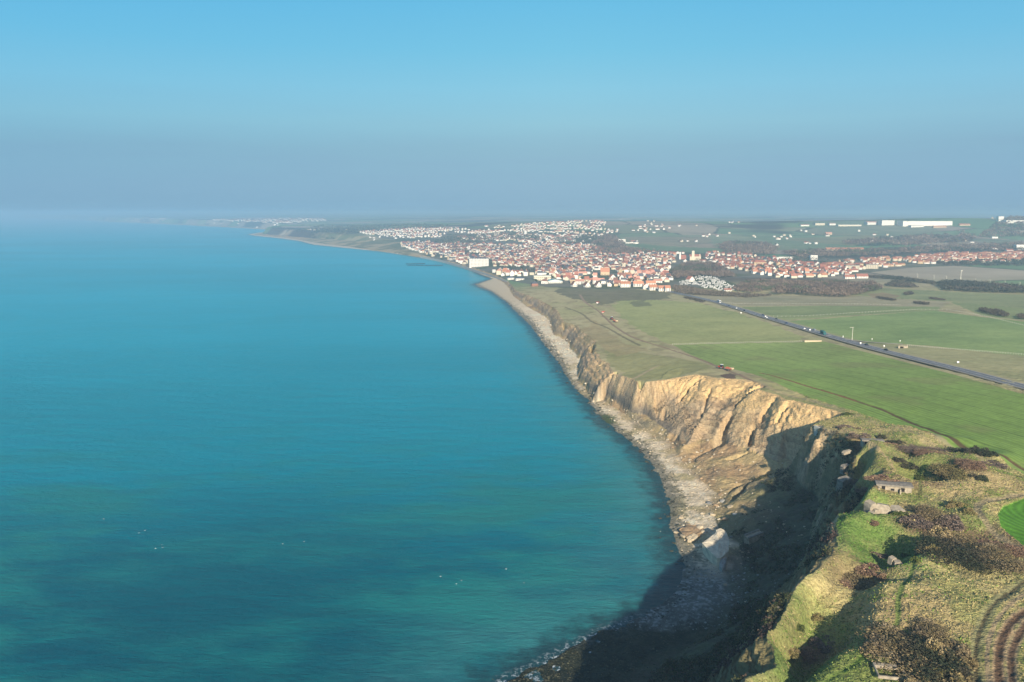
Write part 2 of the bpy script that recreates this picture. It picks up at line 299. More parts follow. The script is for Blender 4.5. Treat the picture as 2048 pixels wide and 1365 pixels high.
PATH = line([(1160,590),(1172,607),(1195,620),(1215,640),(1240,660),(1280,681),(1340,698),(1400,718),(1445,737),(1500,760),(1530,772)])
TRACKS.append((PATH, 1.2, .45))
# ------------------------------------------------------------------ mesh and material helpers
def mesh_np(name, V, Fq, mat=None, col=None, smooth=False, attrs=None):
    V = np.ascontiguousarray(V, np.float32).reshape(-1, 3); Fq = np.ascontiguousarray(Fq, np.int32); k = Fq.shape[1]
    me = bpy.data.meshes.new(name); me.vertices.add(len(V)); me.vertices.foreach_set('co', V.ravel())
    me.loops.add(Fq.size); me.loops.foreach_set('vertex_index', Fq.ravel()); me.polygons.add(len(Fq))
    me.polygons.foreach_set('loop_start', np.arange(0, Fq.size, k, dtype=np.int32))
    if smooth: me.polygons.foreach_set('use_smooth', np.ones(len(Fq), bool))
    me.update(calc_edges=True)
    if col is not None:
        a = me.attributes.new('Col', 'FLOAT_COLOR', 'POINT'); c = np.ones((len(V), 4), np.float32); c[:, :3] = col; a.data.foreach_set('color', c.ravel())
    for n, v in (attrs or {}).items():
        a = me.attributes.new(n, 'FLOAT', 'POINT'); a.data.foreach_set('value', np.asarray(v, np.float32))
    if mat: me.materials.append(mat)
    return me
def link(name, me, parent=None, loc=None):
    o = bpy.data.objects.new(name, me); COL.objects.link(o)
    if parent: o.parent = parent
    if loc is not None: o.location = loc
    return o
def tag(o, label=None, cat=None, group=None, kind=None):
    if label: o['label'] = label
    if cat: o['category'] = cat
    if group: o['group'] = group
    if kind: o['kind'] = kind
    return o
def M_vcol(name, nscale, namt, bump=0.3, bscale=None, rough=0.95, stretch=(1, 1, 1), spec=0.15):
    """surface whose own colour is stored on the mesh, broken up by fine noise"""
    m = bpy.data.materials.new(name); m.use_nodes = True; nt = m.node_tree; b = nt.nodes['Principled BSDF']
    at = N(nt, 'ShaderNodeAttribute', attribute_name='Col'); geo = N(nt, 'ShaderNodeNewGeometry')
    mp = N(nt, 'ShaderNodeMapping'); mp.inputs['Scale'].default_value = stretch; nt.links.new(geo.outputs['Position'], mp.inputs[0])
    n = N(nt, 'ShaderNodeTexNoise'); n.inputs['Scale'].default_value = nscale; n.inputs['Detail'].default_value = 7; n.inputs['Roughness'].default_value = .68
    nt.links.new(mp.outputs[0], n.inputs[0])
    r = N(nt, 'ShaderNodeMapRange'); r.inputs[1].default_value = .28; r.inputs[2].default_value = .72; r.inputs[3].default_value = 1 - namt; r.inputs[4].default_value = 1 + namt
    nt.links.new(n.outputs[0], r.inputs[0])
    mx = N(nt, 'ShaderNodeVectorMath', operation='SCALE'); nt.links.new(at.outputs['Color'], mx.inputs[0]); nt.links.new(r.outputs[0], mx.inputs['Scale'])
    nt.links.new(mx.outputs[0], b.inputs['Base Color']); b.inputs['Roughness'].default_value = rough; b.inputs['Specular IOR Level'].default_value = spec
    if bump:
        bp = N(nt, 'ShaderNodeBump'); bp.inputs['Strength'].default_value = bump; bp.inputs['Distance'].default_value = 1.0
        n2 = N(nt, 'ShaderNodeTexNoise'); n2.inputs['Scale'].default_value = bscale or nscale; n2.inputs['Detail'].default_value = 5; nt.links.new(mp.outputs[0], n2.inputs[0])
        nt.links.new(n2.outputs[0], bp.inputs['Height']); nt.links.new(bp.outputs[0], b.inputs['Normal'])
    return m
_mc = {}
def M_flat(name, col, rough=.8, namt=.12, nscale=1.5, metal=0, spec=.3, randomize=0.0):
    if name in _mc: return _mc[name]
    m = bpy.data.materials.new(name); m.use_nodes = True; nt = m.node_tree; b = nt.nodes['Principled BSDF']
    tcn = N(nt, 'ShaderNodeTexCoord'); n = N(nt, 'ShaderNodeTexNoise'); n.inputs['Scale'].default_value = nscale; n.inputs['Detail'].default_value = 4; nt.links.new(tcn.outputs['Object'], n.inputs[0])
    r = N(nt, 'ShaderNodeMapRange'); r.inputs[1].default_value = .25; r.inputs[2].default_value = .75; r.inputs[3].default_value = 1 - namt; r.inputs[4].default_value = 1 + namt; nt.links.new(n.outputs[0], r.inputs[0])
    out = r.outputs[0]
    if randomize:
        oi = N(nt, 'ShaderNodeObjectInfo'); rr = N(nt, 'ShaderNodeMapRange'); rr.inputs[3].default_value = 1 - randomize; rr.inputs[4].default_value = 1 + randomize; nt.links.new(oi.outputs['Random'], rr.inputs[0])
        mm = N(nt, 'ShaderNodeMath', operation='MULTIPLY'); nt.links.new(out, mm.inputs[0]); nt.links.new(rr.outputs[0], mm.inputs[1]); out = mm.outputs[0]
    mx = N(nt, 'ShaderNodeVectorMath', operation='SCALE'); mx.inputs[0].default_value = col; nt.links.new(out, mx.inputs['Scale']); nt.links.new(mx.outputs[0], b.inputs['Base Color'])
    b.inputs['Roughness'].default_value = rough; b.inputs['Metallic'].default_value = metal; b.inputs['Specular IOR Level'].default_value = spec
    _mc[name] = m; return m

# ------------------------------------------------------------------ the land as one sheet, finest where it is seen largest
TH = np.radians(np.arange(-40, 46.01, 0.065)); 
RR = np.concatenate([np.arange(112, 330, .55), np.arange(330, 760, .85), 760 * 1.0045 ** np.arange(0, 800)]); RR = RR[RR < 27000]
th, rr = np.meshgrid(TH, RR)                      # rows along r
gX = rr * np.sin(th); gY = rr * np.cos(th)
# rough land mask first, so that the open sea costs nothing
xcoast = np.interp(gY, YW, XW)
keep = gX > xcoast - 60 - gY * .12
gZ = np.full(gX.shape, -10.0); idx = np.nonzero(keep.ravel())[0]
X = gX.ravel()[idx]; Y = gY.ravel()[idx]
Z, sT, sB, sF, sW, ex = height(X, Y, True, True)
print('heights', len(X), round(time.time() - T_START, 1))
def mixc_(a, b, t):
    t = np.asarray(t)[..., None]; return a * (1 - t) + np.asarray(b) * t
C = np.zeros((len(X), 3)); 
n1 = fbm(X, Y, 3.2, 4, 101); n2 = fbm(X, Y, 14., 4, 102); n3 = fbm(X, Y, 60., 3, 103); n4 = fbm(X, Y, 1.1, 2, 104)
TAN = (.44, .37, .17); OLIVE = (.21, .21, .075); GREEN = (.18, .255, .06); BROWN = (.17, .115, .065); LUSH = (.135, .225, .045); HEATH = (.105, .10, .065)
def P_(x, k=6): return 1 / (1 + np.exp(-(x - .5) * 4 * k))
# -- cliff-top grass, coarse and winter-bleached near the camera, duller with distance
C[:] = TAN
C = mixc_(C, OLIVE, P_(n2 * .5 + n1 * .5, 5) * .65)
C = mixc_(C, GREEN, P_(n2 * .55 + n4 * .45 - .06, 7) * .65)
C = mixc_(C, BROWN, P_(n3 * .4 + n2 * .6 - .10, 9) * .35)
def blob(px, py, rx, ry, z=48):     # soft patch: centre and radii in metres on the ground
    x, y = un(px, py, z); d = np.sqrt(((X - x) / rx) ** 2 + ((Y - y) / ry) ** 2) + (n2 - .5) * 1.3 + (n1 - .5) * .9
    return 1 - sstep(.75, 1.15, d)
top = sT > 0
for px, py, rx, ry, c, k in [(1700,1035,12,14,GREEN,.45),(1690,1075,11,13,LUSH,.45),(1740,1050,10,8,LUSH,.35),(1770,1080,13,15,(.07,.15,.03),.6),(1600,1330,12,16,(.10,.16,.04),.5),(1640,1200,8,10,GREEN,.5),(1560,1300,6,9,LUSH,.5),
        (1830,1120,6,9,LUSH,.7),(1805,1160,5,14,GREEN,.6),(1700,1330,12,12,GREEN,.5),(1720,1290,8,10,GREEN,.5),(1870,1180,22,18,TAN,.8),(1880,1230,20,16,(.40,.31,.15),.7),(1780,1230,8,14,(.40,.30,.15),.6),
        (1960,985,30,18,(.40,.30,.155),.7),(1830,1020,14,8,TAN,.5),(1770,940,14,16,(.26,.23,.09),.6),(1850,950,20,12,(.17,.19,.06),.6),(1760,905,10,5,(.13,.21,.04),.6),(1720,890,10,6,GREEN,.5),(1820,905,18,8,(.20,.19,.07),.5),
        (1790,862,34,10,(.38,.31,.16),.6),(1750,1000,10,5,LUSH,.5),(1690,945,7,12,(.22,.19,.07),.6),(1940,1055,9,7,GREEN,.6),(1990,1140,14,12,(.30,.27,.12),.6),(1945,1215,7,20,GREEN,.45)]:
    C = np.where(top[:, None], mixc_(C, c, blob(px, py, rx, ry) * k), C)
for px, py, rx, ry, k in [(1745,965,13,5,.7),(1800,985,15,4,.6),(1860,910,26,6,.6),(1905,925,24,6,.55),(1790,893,16,5,.4),(1700,880,8,7,.7),(1930,960,14,9,.45),(1905,1070,16,14,.55),(1850,1045,14,14,.45),(1960,1090,18,14,.6),(1640,1240,9,5,.5),(1715,1125,12,8,.5)]:
    C = np.where(top[:, None], mixc_(C, (.15, .095, .065), blob(px, py, rx, ry) * k), C)
# -- mid-distance fields
far = sstep(430, 560, Y)
mid = mixc_(np.broadcast_to(np.array((.43, .375, .205)), C.shape), (.29, .30, .12), P_(n3, 3) * .55)
mid = mixc_(mid, (.15, .13, .07), P_(n2 - .12, 8) * .5); mid = mixc_(mid, (.33, .27, .15), P_(fbm(X, Y * .5, 9., 3, 110) - .1, 7) * .5)
C = mixc_(C, mid, far * top)
def paint(pts, c, k=1.0, soft=2.0, wob=6.0):
    global C
    Pl = poly(pts) if not isinstance(pts, np.ndarray) else pts
    m = (X > Pl[:, 0].min() - 20) & (X < Pl[:, 0].max() + 20) & (Y > Pl[:, 1].min() - 20) & (Y < Pl[:, 1].max() + 20) & top
    i = np.nonzero(m)[0]; x = X[i] + (n2[i] - .5) * wob; y = Y[i] + (n1[i] - .5) * wob
    ins = inside(x, y, Pl); c = np.asarray(c)
    if c.ndim == 1:
        v = fbm(X[i] * .6, Y[i], 45., 3, 120) - .5; w = fbm(X[i], Y[i], 7., 3, 121) - .5
        c = c * (1 + v[:, None] * .35 + w[:, None] * .25) + np.array((.5, .2, .3)) * c * v[:, None] * .5
    C[i] = np.where(ins[:, None], C[i] * (1 - k) + c * k, C[i])
def stroke(L, c, w, k=1.0, noise=.5):
    global C
    if not isinstance(L, np.ndarray): L = line(L)
    m = (X > L[:, 0].min() - 3 * w) & (X < L[:, 0].max() + 3 * w) & (Y > L[:, 1].min() - 3 * w) & (Y < L[:, 1].max() + 3 * w) & top
    i = np.nonzero(m)[0]; d, _ = pdist(X[i], Y[i], L); d = d / w + (n1[i] - .5) * noise * 2
    a = (1 - sstep(.6, 1.2, d)) * k; C[i] = C[i] * (1 - a[:, None]) + np.asarray(c) * a[:, None]
paint([(1240,600),(1310,600),(1400,607),(1480,628),(1560,655),(1610,676),(1600,684),(1345,690),(1290,668),(1250,640),(1225,615)], (.30,.325,.125), .85, wob=14)
paint([(1120,574),(1250,578),(1345,584),(1330,600),(1250,602),(1200,611),(1150,600),(1110,585)], HEATH, .7, wob=30)
paint([(1265,604),(1290,600),(1300,612),(1270,615)], HEATH, .6, wob=16)
paint([(1215,690),(1260,700),(1330,712),(1420,728),(1420,740),(1330,745),(1260,735),(1215,715)], (.255,.26,.10), .6, wob=12)
paint([(1190,640),(1240,680),(1300,700),(1240,705),(1195,680),(1165,655)], (.33,.26,.13), .6, wob=12)
# east of the road
paint([(1345,583),(1500,592),(1700,592),(1900,604),(1880,618),(1640,612),(1480,612),(1400,600)], (.31,.275,.17), .85, wob=12)
paint([(1480,614),(1640,612),(1880,614),(1880,622),(1560,642),(1520,628)], (.225,.27,.11), .9, wob=8)
paint([(1560,644),(1700,634),(1870,622),(1960,634),(2300,672),(2300,742),(2048,716),(1860,692),(1720,686),(1655,670)], (.22,.30,.105), .95, wob=6)
paint([(1760,688),(1860,694),(2048,712),(2300,742),(2300,840),(2048,768),(1850,716),(1740,692)], (.31,.30,.15), .9, wob=10)
paint([(1900,604),(2300,640),(2300,668),(1960,632)], (.20,.25,.10), .8, wob=10)
paint([(1700,572),(2048,590),(2300,610),(2300,640),(1900,604),(1700,590)], (.22,.25,.115), .8, wob=20)
paint([(1735,588),(1770,586),(1800,592),(1790,597),(1745,596)], (.30,.19,.12), .6, wob=8)
paint([(1720,545),(2048,545),(2300,548),(2300,606),(2048,585),(1860,566),(1700,560)], (.20,.25,.11), .8, wob=16)
paint([(1440,548),(1470,544),(1560,548),(1700,556),(1700,563),(1560,556),(1480,560),(1450,556)], (.32,.215,.12), .8, wob=8)
for k in range(14):   # tramlines and drill rows across the stubble east of the road
    stroke([(1800 + k * 22, 706 + k * 4.6), (2300, 742 + k * 8)], (.33, .29, .15) if k % 2 else (.16, .20, .075), .9, .35)
# the bright winter-wheat field, drilled in rows
gf = inside(X + (n1 - .5) * 1.0, Y + (n1 - .5) * 1.0, GREEN_FIELD) & top
dvec = GREEN_FIELD[18] - GREEN_FIELD[15]; dvec = (DITCH[-20] - DITCH[10]); dvec = dvec / np.linalg.norm(dvec)
u_ = -X * dvec[1] + Y * dvec[0]; u_ = u_ + (fbm(X, Y, 130., 2, 130) - .5) * 8
rows = .5 + .5 * np.cos(u_ * 2 * math.pi / 3.1); tram = np.exp(-(((u_ / 14.) % 1 - .5) * 14 / .5) ** 2)
gc = mixc_(np.broadcast_to(np.array((.185, .285, .058)), C.shape), (.28, .33, .115), sstep(330, 800, Y) * .75)
gc = gc * (1 + (fbm(X, Y, 70., 3, 131)[:, None] - .5) * .55 + (n1[:, None] - .5) * .4 - (rows[:, None] - .5) * .26 * (1 - sstep(380, 560, Y))[:, None] - tram[:, None] * .34)
gc = mixc_(gc, (.22, .19, .09), P_(fbm(X, Y, 35., 4, 132) - .17, 8) * .35)
C = np.where(gf[:, None], gc, C)
rf = inside(X, Y, ROUND_FIELD) & top; cx, cy = un(2120, 1035, 49)
rad = np.hypot(X - cx, Y - cy); rc = np.array((.10, .26, .025)) * (1 - .32 * (.5 + .5 * np.cos(rad * 2 * math.pi / 2.6)))[:, None] * (1 + (n1[:, None] - .5) * .5)
C = np.where(rf[:, None], rc, C)
stroke([(1345,690),(1440,687),(1605,684)], (.46,.40,.27), 1.4, .8)
stroke(DITCH, (.12,.07,.04), 1.3, .9, .3); stroke([(1521,747),(1624,773),(1712,800)], (.27,.12,.06), .9, .8)
stroke([(1345,692),(1380,712),(1430,733),(1500,757),(1540,776),(1640,802),(1700,822),(1800,860),(1900,902),(2010,955)], (.36,.29,.17), 3.0, .55)
stroke(PATH, (.26,.185,.12), 1.6, .9, .5)
stroke([(1160,590),(1168,603),(1180,612),(1230,615)], (.33,.24,.17), 2.0, .7)
stroke([(1130,612),(1165,625),(1180,640),(1210,650),(1240,668),(1280,690)], (.12,.10,.055), 1.6, .7)
stroke([(1236,744),(1262,738),(1300,728),(1318,725)], (.42,.33,.20), 1.6, .8); stroke([(1226,730),(1248,727)], (.42,.33,.20), 1.2, .7)
paint([(1442,749),(1460,747),(1475,751),(1470,757),(1450,757)], (.12,.08,.06), .9, wob=4)
for L_, c_, w_ in [(TRACKS[0][0], (.24,.23,.11), 1.5), (TRACKS[0][0], (.10,.085,.045), .5), (TRACKS[1][0], (.30,.23,.14), .6), (TRACKS[2][0], (.30,.21,.13), 1.5), (TRACKS[2][0], (.085,.05,.03), .8), (TRACKS[3][0], (.28,.21,.13), 1.3), (TRACKS[3][0], (.09,.055,.035), .75), (TRACKS[4][0], (.27,.22,.13), 1.4), (TRACKS[5][0], (.13,.19,.045), .7)]:
    stroke(L_, c_, w_, .9, .35)
for pts, c_, w_ in [([(1705,895),(1735,905),(1765,925),(1795,955)], (.42,.32,.17), 1.0), ([(1668,855),(1700,868),(1740,880),(1765,888),(1850,905)], (.40,.30,.17), 1.2), ([(1860,868),(1900,890),(1950,905)], (.36,.30,.17), 2.4),
                    ([(1775,970),(1800,960),(1850,945)], (.10,.15,.035), .8), ([(1790,975),(1815,965),(1835,955)], (.07,.08,.03), .7), ([(1765,955),(1785,945)], (.06,.06,.03), .6),
                    ([(1830,965),(1842,985),(1836,1000),(1810,1003)], (.12,.13,.05), .7), ([(1690,1330),(1740,1290),(1752,1265),(1745,1250),(1760,1240)], (.10,.17,.03), .6), ([(1950,1000),(1900,1010),(1850,995)], (.30,.27,.13), 1.0)]:
    stroke(pts, c_, w_, .85, .35)
# road verges
stroke(ROAD, (.34,.30,.17), 12.5, .75, .4)
# -- patchwork of the valley and the hills behind
fm = sstep(1350, 1750, Y) * top
i = np.nonzero(fm > 0)[0]; x = X[i]; y = Y[i]
cs = 330.0; ang = .35; wxx = x + (fbm(x, y, 500., 3, 140) - .5) * 330; wyy = y + (fbm(x, y, 500., 3, 141) - .5) * 330
uu = (wxx * math.cos(ang) + wyy * math.sin(ang)) / cs; vv = (-wxx * math.sin(ang) + wyy * math.cos(ang)) / (cs * 1.3)
b1 = np.full(x.shape, 9.); b2 = np.full(x.shape, 9.); cell = np.zeros(x.shape)
fu = np.floor(uu).astype(np.int64); fv = np.floor(vv).astype(np.int64)
for du in (-1, 0, 1):
    for dv in (-1, 0, 1):
        cu = fu + du; cv = fv + dv; jx = _hash(cu, cv, 901); jy = _hash(cu, cv, 902)
        d = np.hypot(uu - cu - jx, vv - cv - jy); h = _hash(cu, cv, 903); m = d < b1
        b2 = np.where(m, b1, np.minimum(b2, d)); cell = np.where(m, h, cell); b1 = np.where(m, d, b1)
PAL = np.array([(.11,.19,.06), (.14,.20,.075), (.17,.20,.08), (.10,.17,.07), (.24,.19,.12), (.19,.19,.09), (.21,.17,.115), (.085,.17,.06), (.15,.16,.08), (.27,.22,.14)])
pc = PAL[np.minimum((cell * 10).astype(int), 9)] * 1.45 * (1 + (fbm(x, y, 120., 3, 142)[:, None] - .5) * .4)
pc = pc * .72 + pc.mean(1)[:, None] * .28; hedge = 1 - sstep(.015, .06, b2 - b1); pc = mixc_(pc, (.055, .055, .04), hedge * .8)
wood = P_(fbm(x, y, 520., 4, 143) - .085, 16); WOODF = wood
pc = mixc_(pc, np.array((.062, .052, .045)), wood * .9)
C[i] = C[i] * (1 - fm[i][:, None]) + pc * fm[i][:, None]
def valley(pts, c, k=.9): paint(pts, c, k, wob=60)
valley([(1240,470),(1340,460),(1440,462),(1560,470),(1600,500),(1440,505),(1430,486),(1300,490),(1240,500)], (.19,.22,.13))
valley([(1250,475),(1420,474),(1430,497),(1330,496),(1260,485)], (.25,.20,.14), .7)
valley([(1250,487),(1340,493),(1440,497),(1440,508),(1300,502)], (.13,.19,.10))
valley([(1480,470),(1620,476),(1690,494),(1600,500),(1520,480)], (.15,.20,.11)); valley([(1560,478),(1760,470),(1820,480),(1700,492)], (.22,.20,.11), .8)
valley([(1600,455),(1800,452),(2000,456),(2048,480),(1850,478),(1650,468)], (.17,.21,.13), .7)
valley([(1000,470),(1200,462),(1240,500),(1200,515),(1000,505)], (.09,.09,.06), .5)
valley([(1640,500),(1900,490),(2100,485),(2100,508),(1850,510),(1640,520),(1560,510)], (.085,.075,.06), .85)
valley([(1180,495),(1230,480),(1260,500),(1400,506),(1500,510),(1640,520),(1400,512),(1240,510)], (.085,.075,.06), .8)
valley([(690,482),(860,476),(900,490),(840,505),(780,498)], (.12,.115,.07), .8)
# ground between the houses: gardens, streets
town = [(790,489),(860,512),(930,535),(1000,552),(1060,568),(1100,575),(1345,584),(1400,590),(1460,584),(1480,572),(1440,556),(1640,556),(1740,545),(1830,535),(2048,528),(2300,528),(2300,498),(2048,500),(1880,506),(1700,518),(1560,515),(1480,508),(1350,505),(1230,500),(1240,462),(960,456),(700,460),(760,476)]
Pl = poly(town); ii = np.nonzero(inside(X, Y, Pl) & (Y > 1430) & top)[0]
tg = mixc_(np.broadcast_to(np.array((.16, .155, .13)), (len(ii), 3)), (.075, .095, .045), P_(fbm(X[ii], Y[ii], 55., 3, 150), 7)); C[ii] = C[ii] * .15 + tg * .85
# -- rock, scree and beach
slope_face = (sT <= 0) & (sB > 0); t = ex['t']; slump = ex['slump']; rib = ex['rib']; rib2 = ex['rib2']
bedq = bedding(X, Y, Z, slump); bedi = bedq * 3.4; bfr = bedq - np.floor(bedq)
sb = vnoise(bedi / .9, X * 0 + 3, 200) * .6 + vnoise(bedi / 2.7, X * 0 + 7, 201) * .4
rock = mixc_(np.broadcast_to(np.array((.57, .415, .24)), C.shape), (.25, .165, .09), P_(sb, 4) * .75)
rock = mixc_(rock, (.50, .375, .20), P_(fbm(X + Z * .7, Y - Z, 11., 3, 203) - .06, 7) * .55)
rock = mixc_(rock, (.22, .20, .165), P_(fbm(X, Y, 24., 3, 204) + (.42 - t) * .55 - .05, 6) * (.62 - .3 * slump))
rock = mixc_(rock, (.17, .105, .06), ((1 - sstep(.0, .16, bfr)) * .6 + (1 - sstep(0, .2, (bedq * 2.7 + .37) % 1)) * .35) * P_(n2 + .1, 4)); rock = mixc_(rock, (.56, .42, .235), sstep(.5, .95, bfr) * P_(n2, 4) * .5)
gold = slump * sstep(.50, .66, t + (n2 - .5) * .35); rock = mixc_(rock, np.array((.67, .465, .22)) , gold * .8)
rock = mixc_(rock, (.20, .13, .08), P_(rib2 - .05, 5) * .35)
clay = sstep(.25, .05, t + (n2 - .5) * .3) * (1 - slump * .5) * sstep(500, 520, Y) * (1 - sstep(640, 700, Y)); rock = mixc_(rock, (.125, .12, .105), clay * .8)
veg = P_(n2 * .6 + n1 * .4 + sstep(400, 330, Y) * .16 - .05, 8) * (1 - sstep(385, 425, Y)); rock = mixc_(rock, (.075, .085, .03), veg * .75)
rock = mixc_(rock, (.17, .17, .07), P_(n2 - .08 + (t - .8) * .4, 8) * sstep(640, 700, Y) * .5)
C = np.where(slope_face[:, None], rock, C)
apron = (sT <= 0) & (sB <= 0) & (sF > 0); ta = ex['ta']
scree = mixc_(np.broadcast_to(np.array((.42, .29, .155)), C.shape), (.24, .165, .10), P_(fbm(X * .9 + Y * .3, Y * .5 - X, 9., 4, 210), 5) * .7)
scree = mixc_(scree, (.42, .36, .17), P_(n2 - .02, 6) * .45)
scree = mixc_(scree, (.13, .14, .12), P_(fbm(X, Y, 16., 4, 211) - .12, 8) * .5)
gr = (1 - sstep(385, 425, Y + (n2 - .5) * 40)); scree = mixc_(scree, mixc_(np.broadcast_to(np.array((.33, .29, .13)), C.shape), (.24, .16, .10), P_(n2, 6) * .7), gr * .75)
dk = 1 - sstep(345, 395, Y - (X - 118) * .9 + (n2 - .5) * 30); scree = mixc_(scree, mixc_(np.broadcast_to(np.array((.05, .07, .04)), C.shape), (.03, .035, .03), P_(n1, 4)), dk * .85)  # dark scrub ground; the cove's shade is also put into this colour
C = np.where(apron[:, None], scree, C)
beach = (sT <= 0) & (sB <= 0) & (sF <= 0); tb = ex['tb']
bc = mixc_(np.broadcast_to(np.array((.74, .62, .45)), C.shape), (.56, .46, .31), P_(n1, 4) * .6)
bc = mixc_(bc, (.80, .70, .54), P_(fbm(X, Y, 20., 3, 220) - .03, 6) * .6)
bc = mixc_(bc, (.30, .26, .10), P_(fbm(X, Y, 12., 4, 221) - .08, 8) * .7 * (1 - sstep(700, 900, Y)))
bc = mixc_(bc, (.07, .08, .045), P_(n1 * .5 + n4 * .5 + (.30 - tb) * .9, 5) * .85 * (1 - sstep(2000, 2400, Y)))
bc = mixc_(bc, (.30, .27, .22), sstep(.35, .05, tb) * .4)
wr, wq = un(1212, 835, 2); wd = np.hypot((X - wr) / 7, (Y - wq) / 14) + (n1 - .5) * 1.6; bc = mixc_(bc, (.05, .085, .02), (1 - sstep(.6, 1.1, wd)) * .85)
plat = 1 - sstep(300, 335, Y + (X - 80) * .3); bc = mixc_(bc, mixc_(np.broadcast_to(np.array((.07, .085, .09)), C.shape), (.30, .33, .33), P_(n4 * .7 + n1 * .3 - .08, 8)), plat * .9)  # platform stones, coloured darker and bluer to deepen the cove's shadow
weed = 1 - sstep(266, 292, Y + (n2 - .5) * 46 - (X - 60) * .15); bc = mixc_(bc, mixc_(np.broadcast_to(np.array((.012, .018, .010)), C.shape), (.026, .03, .015), P_(n1, 5)), weed * .96)
sandy = sstep(1150, 1400, Y) * (1 - sstep(1750, 1900, Y)); bc = mixc_(bc, (.52, .43, .29), sandy * .85 * sstep(.08, .2, tb))
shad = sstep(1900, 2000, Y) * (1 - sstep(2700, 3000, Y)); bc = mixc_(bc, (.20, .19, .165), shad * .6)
bc = mixc_(bc, (.46, .40, .30), sstep(2800, 3100, Y) * .8)
bc = mixc_(bc, scree, sstep(-9, 1, sF + (n2 - .5) * 16 + (n1 - .5) * 6) * (Y < 700) * .85)
C = np.where(beach[:, None], bc, C)
C = np.clip(C, .012, .7)
dune = sstep(2650, 2900, Y) * (1 - sstep(4300, 4600, Y)) * ((sT < 90) & (sF > 0) & (X < -300)); C = mixc_(C, mixc_(np.broadcast_to(np.array((.36, .30, .18)), C.shape), (.14, .15, .08), P_(fbm(X, Y, 70., 4, 230), 8)), dune * .85)
print('colours', round(time.time() - T_START, 1))
gC = np.zeros((gX.size, 3), np.float32); gC[idx] = C; gZ = gZ.ravel(); gZ[idx] = Z
cls = np.zeros(gX.size, np.int8)         # 0 beach 1 scree 2 cliff 3 headland 4 field 5 round field 6 meadow 7 countryside
k_ = np.where(beach, 0, np.where(apron, 1, np.where(slope_face, 2, np.where(Y > 1500, 7, np.where(gf, 4, np.where(rf, 5, np.where(Y > 470, 6, 3)))))))
cls[idx] = k_
nr, nc = gX.shape; ids = np.arange(nr * nc).reshape(nr, nc)
quads = np.stack([ids[:-1, :-1], ids[:-1, 1:], ids[1:, 1:], ids[1:, :-1]], -1).reshape(-1, 4)
quads = quads[:, ::-1]
ok = (gZ[quads].max(1) > -1.6) & (gZ[quads].min(1) > -9.5); quads = quads[ok]; qc = cls[quads[:, 0]]
# a drop of a metre and more in one step is rock whatever lies above it
MATG = M_vcol('coarse_grass_ground', 1.1, .42, .8, 1.3); MATF = M_vcol('drilled_field', .5, .14, .25, 1.2); MATR = M_vcol('sandstone_cliff', .7, .30, 1.0, .55, .9, (1, 1, 2.6))
MATB = M_vcol('shingle', .8, .28, .9, .9, .85); MATS = M_vcol('slipped_clay_and_scree', .6, .30, .9, .6); MATC = M_vcol('far_countryside', .012, .10, 0); MATM = M_vcol('meadow_grass', .22, .16, .3, .5)
def nrm_check(me): pass
VV = np.stack([gX.ravel(), gY.ravel(), gZ], -1)
for ci, (nm, mat) in enumerate([('beach', MATB), ('scree_slope', MATS), ('cliff', MATR), ('headland', MATG), ('field', MATF), ('field', MATF), ('meadow', MATM), ('countryside', MATC)]):
    q = quads[qc == ci]
    if not len(q): continue
    us, inv = np.unique(q, return_inverse=True)
    me = mesh_np(nm, VV[us], inv.reshape(q.shape), mat, gC[us], smooth=ci not in (0, 1, 2, 3))
    tag(link(nm, me), kind='structure')
print('terrain built', len(quads), round(time.time() - T_START, 1))
del VV, quads, ids, gC, cls

# ------------------------------------------------------------------ the sea
TS = np.radians(np.arange(-44, 48.01, .2)); RS = np.concatenate([np.arange(100, 420, 2.2), 420 * 1.012 ** np.arange(0, 500)]); RS = RS[RS < 60000]; RS = np.append(RS, 90000)
th, rr = np.meshgrid(TS, RS); sx = rr * np.sin(th); sy = rr * np.cos(th)
xc = np.interp(sy, YW, XW); kp = (sx < xc + 120 + sy * .05)
dd = np.full(sx.shape, 9999., np.float32); m = (np.abs(sx - xc) < 700 + sy * .3) & (sy < 30000); dd[m] = pdist(sx[m], sy[m], [(p[0], p[1]) for p in LW])[0]
ins = inside(sx, sy, closed(LW)); dd = np.where(ins, -dd, dd)
ids = np.arange(sx.size).reshape(sx.shape); q = np.stack([ids[1:, :-1], ids[1:, 1:], ids[:-1, 1:], ids[:-1, :-1]], -1).reshape(-1, 4)
q = q[kp.ravel()[q].all(1)]; us, inv = np.unique(q, return_inverse=True)
msea = bpy.data.materials.new('sea_water'); msea.use_nodes = True; nt = msea.node_tree; b = nt.nodes['Principled BSDF']
geo = N(nt, 'ShaderNodeNewGeometry'); ash = N(nt, 'ShaderNodeAttribute', attribute_name='shore')
def noise(nt, src, scale, detail=3, rough=.5, stretch=None, rot=0):
    if stretch:
        mp = N(nt, 'ShaderNodeMapping'); mp.inputs['Scale'].default_value = stretch; mp.inputs['Rotation'].default_value = (0, 0, rot); nt.links.new(src, mp.inputs[0]); src = mp.outputs[0]
    n = N(nt, 'ShaderNodeTexNoise'); n.inputs['Scale'].default_value = scale; n.inputs['Detail'].default_value = detail; n.inputs['Roughness'].default_value = rough; nt.links.new(src, n.inputs[0]); return n.outputs[0]
def mathn(nt, op, a, b=None, clamp=False):
    m = N(nt, 'ShaderNodeMath', operation=op); m.use_clamp = clamp
    for i, v in enumerate((a, b)):
        if v is None: continue
        if isinstance(v, (int, float)): m.inputs[i].default_value = v
        else: nt.links.new(v, m.inputs[i])
    return m.outputs[0]
